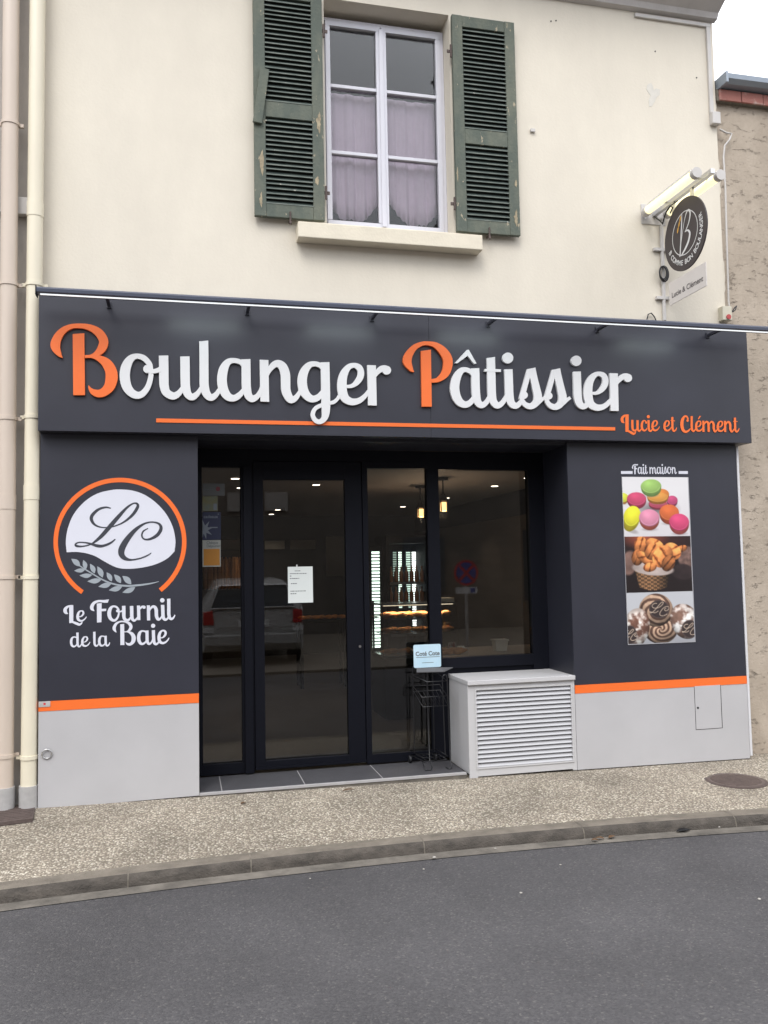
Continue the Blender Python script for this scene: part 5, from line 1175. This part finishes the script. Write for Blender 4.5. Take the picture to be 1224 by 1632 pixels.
g = MB(); g.box(xa+.03, xb-.03, CY+.12, CY+.15, ztop_-.024, ztop_-.0165); g.build('lit_strip', mat('warm_counter_tube', (1, .9, .7), .5, emit=1.2, ecol=(1, .85, .6)), pcn)
L = bpy.data.lights.new('counter_light', 'AREA'); L.shape = 'RECTANGLE'; L.size = xb-xa-.1; L.size_y = .05; L.energy = 5.5; L.color = (1, .84, .62)
o = bpy.data.objects.new('counter_light', L); COL.objects.link(o); o.location = ((xa+xb)/2, CY+.2, ztop_-.03)
# one croissant, copied along the shelves
def croissant_mesh():
    g = MB(); pts = []; rs = []
    for i in range(15):
        t = -1+2*i/14; pts.append((.07*t, .035*t*t, .024)); rs.append(.004+.024*math.cos(t*1.45)*(1+.10*math.sin(i*2.2)))
    g.tube(pts, rs, 10); return g
LV = [('on the top shelf of the counter', levels[0]), ('on the middle shelf of the counter', levels[1]), ('on the bottom deck of the counter', levels[2])]
proto = None
def place_cro(x, y, z, lab, grp):
    global proto
    if proto is None:
        proto = croissant_mesh().build('croissant', M_bread); o = proto
    else: o = proto.copy(); COL.objects.link(o)
    o.location = (x, y, z); o.rotation_euler = (0, 0, random.uniform(-.5, .5)); tag(o, lab, 'croissant', grp)
for lab, z in LV:
    for i in range(9): place_cro(xa+.08+(xb-xa-.16)*i/8, CY+.2+.06*(i % 2), z+.001, 'golden croissant in the row '+lab, 'pastries on the counter shelves')
def small(name, label, cat, px, py, Y, w2, h, m, dep=.05):
    q = P(px, py, Y); g = MB(); g.box(q.x-w2, q.x+w2, Y, Y+dep, q.z, q.z+h); return tag(g.build(name, m, None, .004), label, cat)
small('paper_bag_stack', 'stack of white paper bags at the end of the counter top', 'paper bags', 714, 960, CY+.16, .07, .045, M_tub, .2)
small('biscuit_box', 'upright beige biscuit box on the middle shelf of the counter', 'box', 714, 1007, CY+.22, .033, .10, mat('kraft_card', (.42, .27, .12), .7, .1, 20))
o = small('sweet_packet', 'red and white packet beside the window post on the counter', 'packet', 722, 1041, CY+.16, .035, .11, mat('red_white_wrap', (.42, .06, .07), .4, col2=(.62, .58, .56), scale=14, thr=(.48, .52)))
for i in range(7): place_cro(P(482+10.5*i, 985, 4.9).x, 4.9+.05*(i % 2), P(500, 987, 4.9).z, 'golden croissant in the row on the dark table behind the door', 'pastries on the table behind the door')
a, b = P(474, 988, 4.8), P(556, 988, 4.8); bt = thing('bread_table', 'dark table holding a row of pastries behind the glass door', 'table', ((a.x+b.x)/2, 5, FZ)); zt_ = P(500, 987, 4.9).z-.001
g = MB(); g.box(a.x, b.x, 4.75, 5.2, zt_-.04, zt_); g.build('top', M_fridge, bt)
for x in (a.x+.05, b.x-.05):
    for y in (4.8, 5.15): g = MB(); g.box(x-.02, x+.02, y-.02, y+.02, FZ, zt_-.0405); g.build('leg', M_fridge, bt)
# ledge behind the shop window
LY = .62
lz = P(760, 1040, LY+.25).z
lg = thing('window_ledge', 'pale brown display ledge behind the shop window', 'ledge', (2.45, LY+.4, FZ))
g = MB(); g.box(xs[6]-.02, BR-.27, LY, LY+.75, lz-.04, lz); g.build('top', mat('ledge_laminate', (.28, .225, .165), .45, .1, 4), lg, .003); g = MB(); g.box(xs[6], BR-.28, LY+.03, LY+.72, FZ, lz-.041); g.build('body', M_fridge, lg)
q = P(797, 1036, LY+.3); tb = thing('white_tub', 'small white plastic tub with lid on the window ledge', 'tub', (q.x, LY+.3, lz+.001))
g = MB(); w_ = .058; zz = lz+.001; g.add([(q.x+sx*w_*k, LY+.3+sy*w_*k*.8, zz+h_) for k, h_ in ((.82, 0), (1, .085)) for sx, sy in ((-1, -1), (1, -1), (1, 1), (-1, 1))], [(3, 2, 1, 0), (4, 5, 6, 7), (0, 1, 5, 4), (1, 2, 6, 5), (2, 3, 7, 6), (3, 0, 4, 7)]); g.build('body', M_tub, tb)
g = MB(); g.box(q.x-w_*1.12, q.x+w_*1.12, LY+.3-w_*.95, LY+.3+w_*.95, zz+.0855, zz+.10); g.build('lid', M_tub, tb, .003)
for i in range(6): place_cro(P(704+i*6, 1040, LY+.2).x, LY+.2+.05*(i % 2), lz+.001, 'golden croissant on the ledge behind the shop window', 'croissants on the window ledge')
g = MB(); q = P(735, 1028, LY+.35); g.box(q.x-.03, q.x+.03, LY+.35, LY+.38, lz+.001, lz+.05); tag(g.build('price_card', M_tub, None, .002), 'small pale price card standing on the window ledge', 'card')
# menu board on the right wall, bread racks and pale panels at the back
a, b = PX(835, 845, BR-.29), PX(853, 958, BR-.29); g = MB(); g.box(BR-.305, BR-.287, min(a.y, b.y), max(a.y, b.y)+.01, b.z, a.z); mbd = g.build('menu_board', M_black, None, .003); tag(mbd, 'black menu board hanging on the brown wall at the window\'s right end', 'board')
BY = 9.0
for (x0_, x1_, y0_, y1_, lab) in ((352, 386, 860, 876, 'long pale shelf edge panel seen through the sidelight'), (422, 454, 862, 875, 'short pale panel over the bread rack seen through the door'), (463, 503, 861, 875, 'middle pale panel high on the shop back wall'), (520, 556, 855, 918, 'tall pale panel on the back wall behind the door')):
    a, b = P(x0_, y0_, BY), P(x1_, y1_, BY); g = MB(); g.box(a.x, b.x, BY+.02, BY+.06, b.z, a.z); tag(g.build('wall_panel', mat('dim_cream_panel', (.30, .28, .24), .6) if 'dim_cream_panel' not in MATS else MATS['dim_cream_panel'], None, .004), lab, 'panel', 'pale panels on the shop back wall')
a, b = P(322, 878, BY), P(400, 938, BY); br = thing('bread_rack', 'wooden rack of upright baguettes at the back of the shop', 'rack', ((a.x+b.x)/2, BY-.2, FZ))
g = MB(); g.box(a.x, b.x, BY-.02, BY+.015, FZ, a.z); g.box(a.x, b.x, BY-.3, BY-.021, b.z-.04, b.z); g.build('frame', M_inwood, br)
bg0 = None
for i in range(14):
    x = a.x+.05+(b.x-a.x-.1)*i/13
    if bg0 is None:
        g = MB(); g.tube([(0, 0, 0), (0, .005, .03), (0, .01, .3), (0, .02, .52), (0, .022, .56)], [.012, .034, .036, .033, .012], 10); bg0 = g.build('baguette', M_bread); o = bg0
    else: o = bg0.copy(); COL.objects.link(o)
    o.location = (x, BY-.16, b.z+.001); o.rotation_euler = (random.uniform(-.16, -.04)*-1*-1, random.uniform(-.05, .05), 0); tag(o, 'upright baguette in the wooden rack at the back of the shop', 'baguette', 'baguettes in the bread rack')

# ================================================================== ACROSS THE STREET (mirrored in the glass)
def mir(px, py, Yv): v = P(px, py, Yv); return Vector((v.x, 2*(GY+.014)-Yv, v.z))
oh = thing('opposite_house', 'grey stone terrace across the street, mirrored in the shop glass', 'house', (1, -14, 0))
g = MB(); g.box(-14, 16, -20, -14, -.1, 6.3); g.build('wall', M_oppwall, oh); g = MB(); g.prism([(-14, -13.7, 6.3), (-14, -17, 8.4), (-14, -20.3, 6.3)], (30, 0, 0)); g.build('roof', M_roof, oh)
for px0, px1, py0, py1 in ((362, 385, 785, 815), (422, 459, 784, 814)):
    a, b = mir(px0, py0, 14.9), mir(px1, py1, 14.9); g = MB(); g.box(a.x, b.x, -13.999, -13.94, b.z, a.z); g.build('window', M_ywall, oh)
for x in (-6, -2.5, 5.5, 9): g = MB(); g.box(x, x+1.1, -13.999, -13.95, .9, 2.3); g.build('window', M_carglass, oh)
cp0 = mir(405, 1061, 8.5); CGZ = -.0745
car = thing('parked_car', 'silver estate car parked tail-on across the street, mirrored in the door', 'car', (cp0.x, cp0.y, CGZ))
def sect(y, hw, zb_, belt, hwt, roof): return [(-hw, zb_), (-hw*1.0, zb_+.25), (-hw, belt), (-hwt, roof-.06), (-hwt*.85, roof), (hwt*.85, roof), (hwt, roof-.06), (hw, belt), (hw, zb_+.25), (hw, zb_)], y
secs = [sect(.0, .80, .34, .62, .78, .66), sect(-.06, .84, .26, .95, .80, 1.0), sect(-.16, .86, .24, .97, .66, 1.38), sect(-.45, .86, .22, .97, .62, 1.45), sect(-2.0, .87, .2, .95, .62, 1.47), sect(-2.7, .87, .2, .94, .60, 1.42), sect(-3.4, .86, .2, .93, .72, .98), sect(-4.3, .80, .22, .80, .66, .84), sect(-4.5, .70, .3, .6, .6, .66)]
g = MB(); n = 10; vs = []
for pts, y in secs: vs += [(cp0.x+x, cp0.y+y, CGZ+z) for x, z in pts]
fs = [(i*n+k, i*n+(k+1) % n, (i+1)*n+(k+1) % n, (i+1)*n+k) for i in range(len(secs)-1) for k in range(n)]+[tuple(range(n))[::-1], tuple(range((len(secs)-1)*n, len(secs)*n))]
g.add(vs, fs); g.build('body', M_car, car, .02)
cx_, cyy = cp0.x, cp0.y
g = MB(); g.add([(cx_+x, cyy+y, CGZ+z) for x, y, z in ((-.70, -.035, .99), (.70, -.035, .99), (.56, -.135, 1.35), (-.56, -.135, 1.35))], [(0, 1, 2, 3)]); g.build('rear_window', M_carglass, car)
g = MB(); wq = [(cx_+x, cyy+y+.008, CGZ+z) for x, y, z in ((-.71, -.035, .98), (.71, -.035, .98), (.57, -.135, 1.36), (-.57, -.135, 1.36))]; g.tube(wq, .016, 6, True); g.build('window_trim', M_steel, car)
for s_ in (-1, 1):
    g = MB(); g.add([(cx_+s_*x, cyy+y, CGZ+z) for x, y, z in ((.66, -.02, .70), (.835, -.05, .70), (.835, -.05, .93), (.68, -.03, .95), (.66, .01, .72), (.82, .0, .72), (.82, -.02, .92), (.68, .0, .94))], [(4, 5, 6, 7), (0, 1, 5, 4), (1, 2, 6, 5), (2, 3, 7, 6), (3, 0, 4, 7)]); g.build('tail_lamp', M_tail, car)
    g = MB(); g.box(cx_+s_*.66, cx_+s_*.84, cyy-.03, cyy+.02, CGZ+.58, CGZ+.66); g.build('reversing_lamp', M_white, car)
    for yy in (-.75, -3.55):
        g = MB(); g.disc((cx_+s_*.86, cyy+yy, CGZ+.305), .305, (-s_, 0, 0), .19, 24); g.build('wheel', M_black, car)
g = MB(); g.box(cx_-.83, cx_+.83, cyy-.02, cyy+.07, CGZ+.36, CGZ+.54); g.build('bumper', M_car, car, .02)
g = MB(); g.box(cx_-.26, cx_+.26, cyy+.0, cyy+.015, CGZ+.66, CGZ+.78); g.build('number_plate', M_white, car)
c0 = mir(743, 913, 8.2); ns = thing('no_stopping_sign', 'round red and blue no stopping sign across the street, mirrored in the window', 'sign', (c0.x, c0.y, -.075))
R1 = .225
g = MB(); g.tube([(c0.x, c0.y-.03, -.075), (c0.x, c0.y-.03, c0.z+.2)], .028, 12); g.build('post', M_castgrey, ns)
g = MB(); g.disc((c0.x, c0.y-.002, c0.z), R1, (0, 1, 0), .006, 40); g.build('red_rim', M_signred, ns); g = MB(); g.disc((c0.x, c0.y+.0045, c0.z), R1*.82, (0, 1, 0), .003, 40); g.build('blue_ground', M_signblue, ns)
g = MB()
for s_ in (-1, 1): dv = Vector((s_*.707, 0, .707)); g.obox((c0.x, c0.y+.0095+.001*s_, c0.z), dv*R1*.8, (0, .0008, 0), Vector((-dv.z, 0, dv.x))*.024)
g.build('red_cross', M_signred, ns)
pz_ = mir(743, 941, 8.2).z; g = MB(); g.box(c0.x-.2, c0.x+.2, c0.y-.004, c0.y+.004, pz_-.055, pz_+.055); g.build('sub_plate', M_white, ns); g = MB(); g.box(c0.x+.07, c0.x+.16, c0.y+.0045, c0.y+.006, pz_-.04, pz_+.04); g.build('blue_symbol', M_signblue, ns)
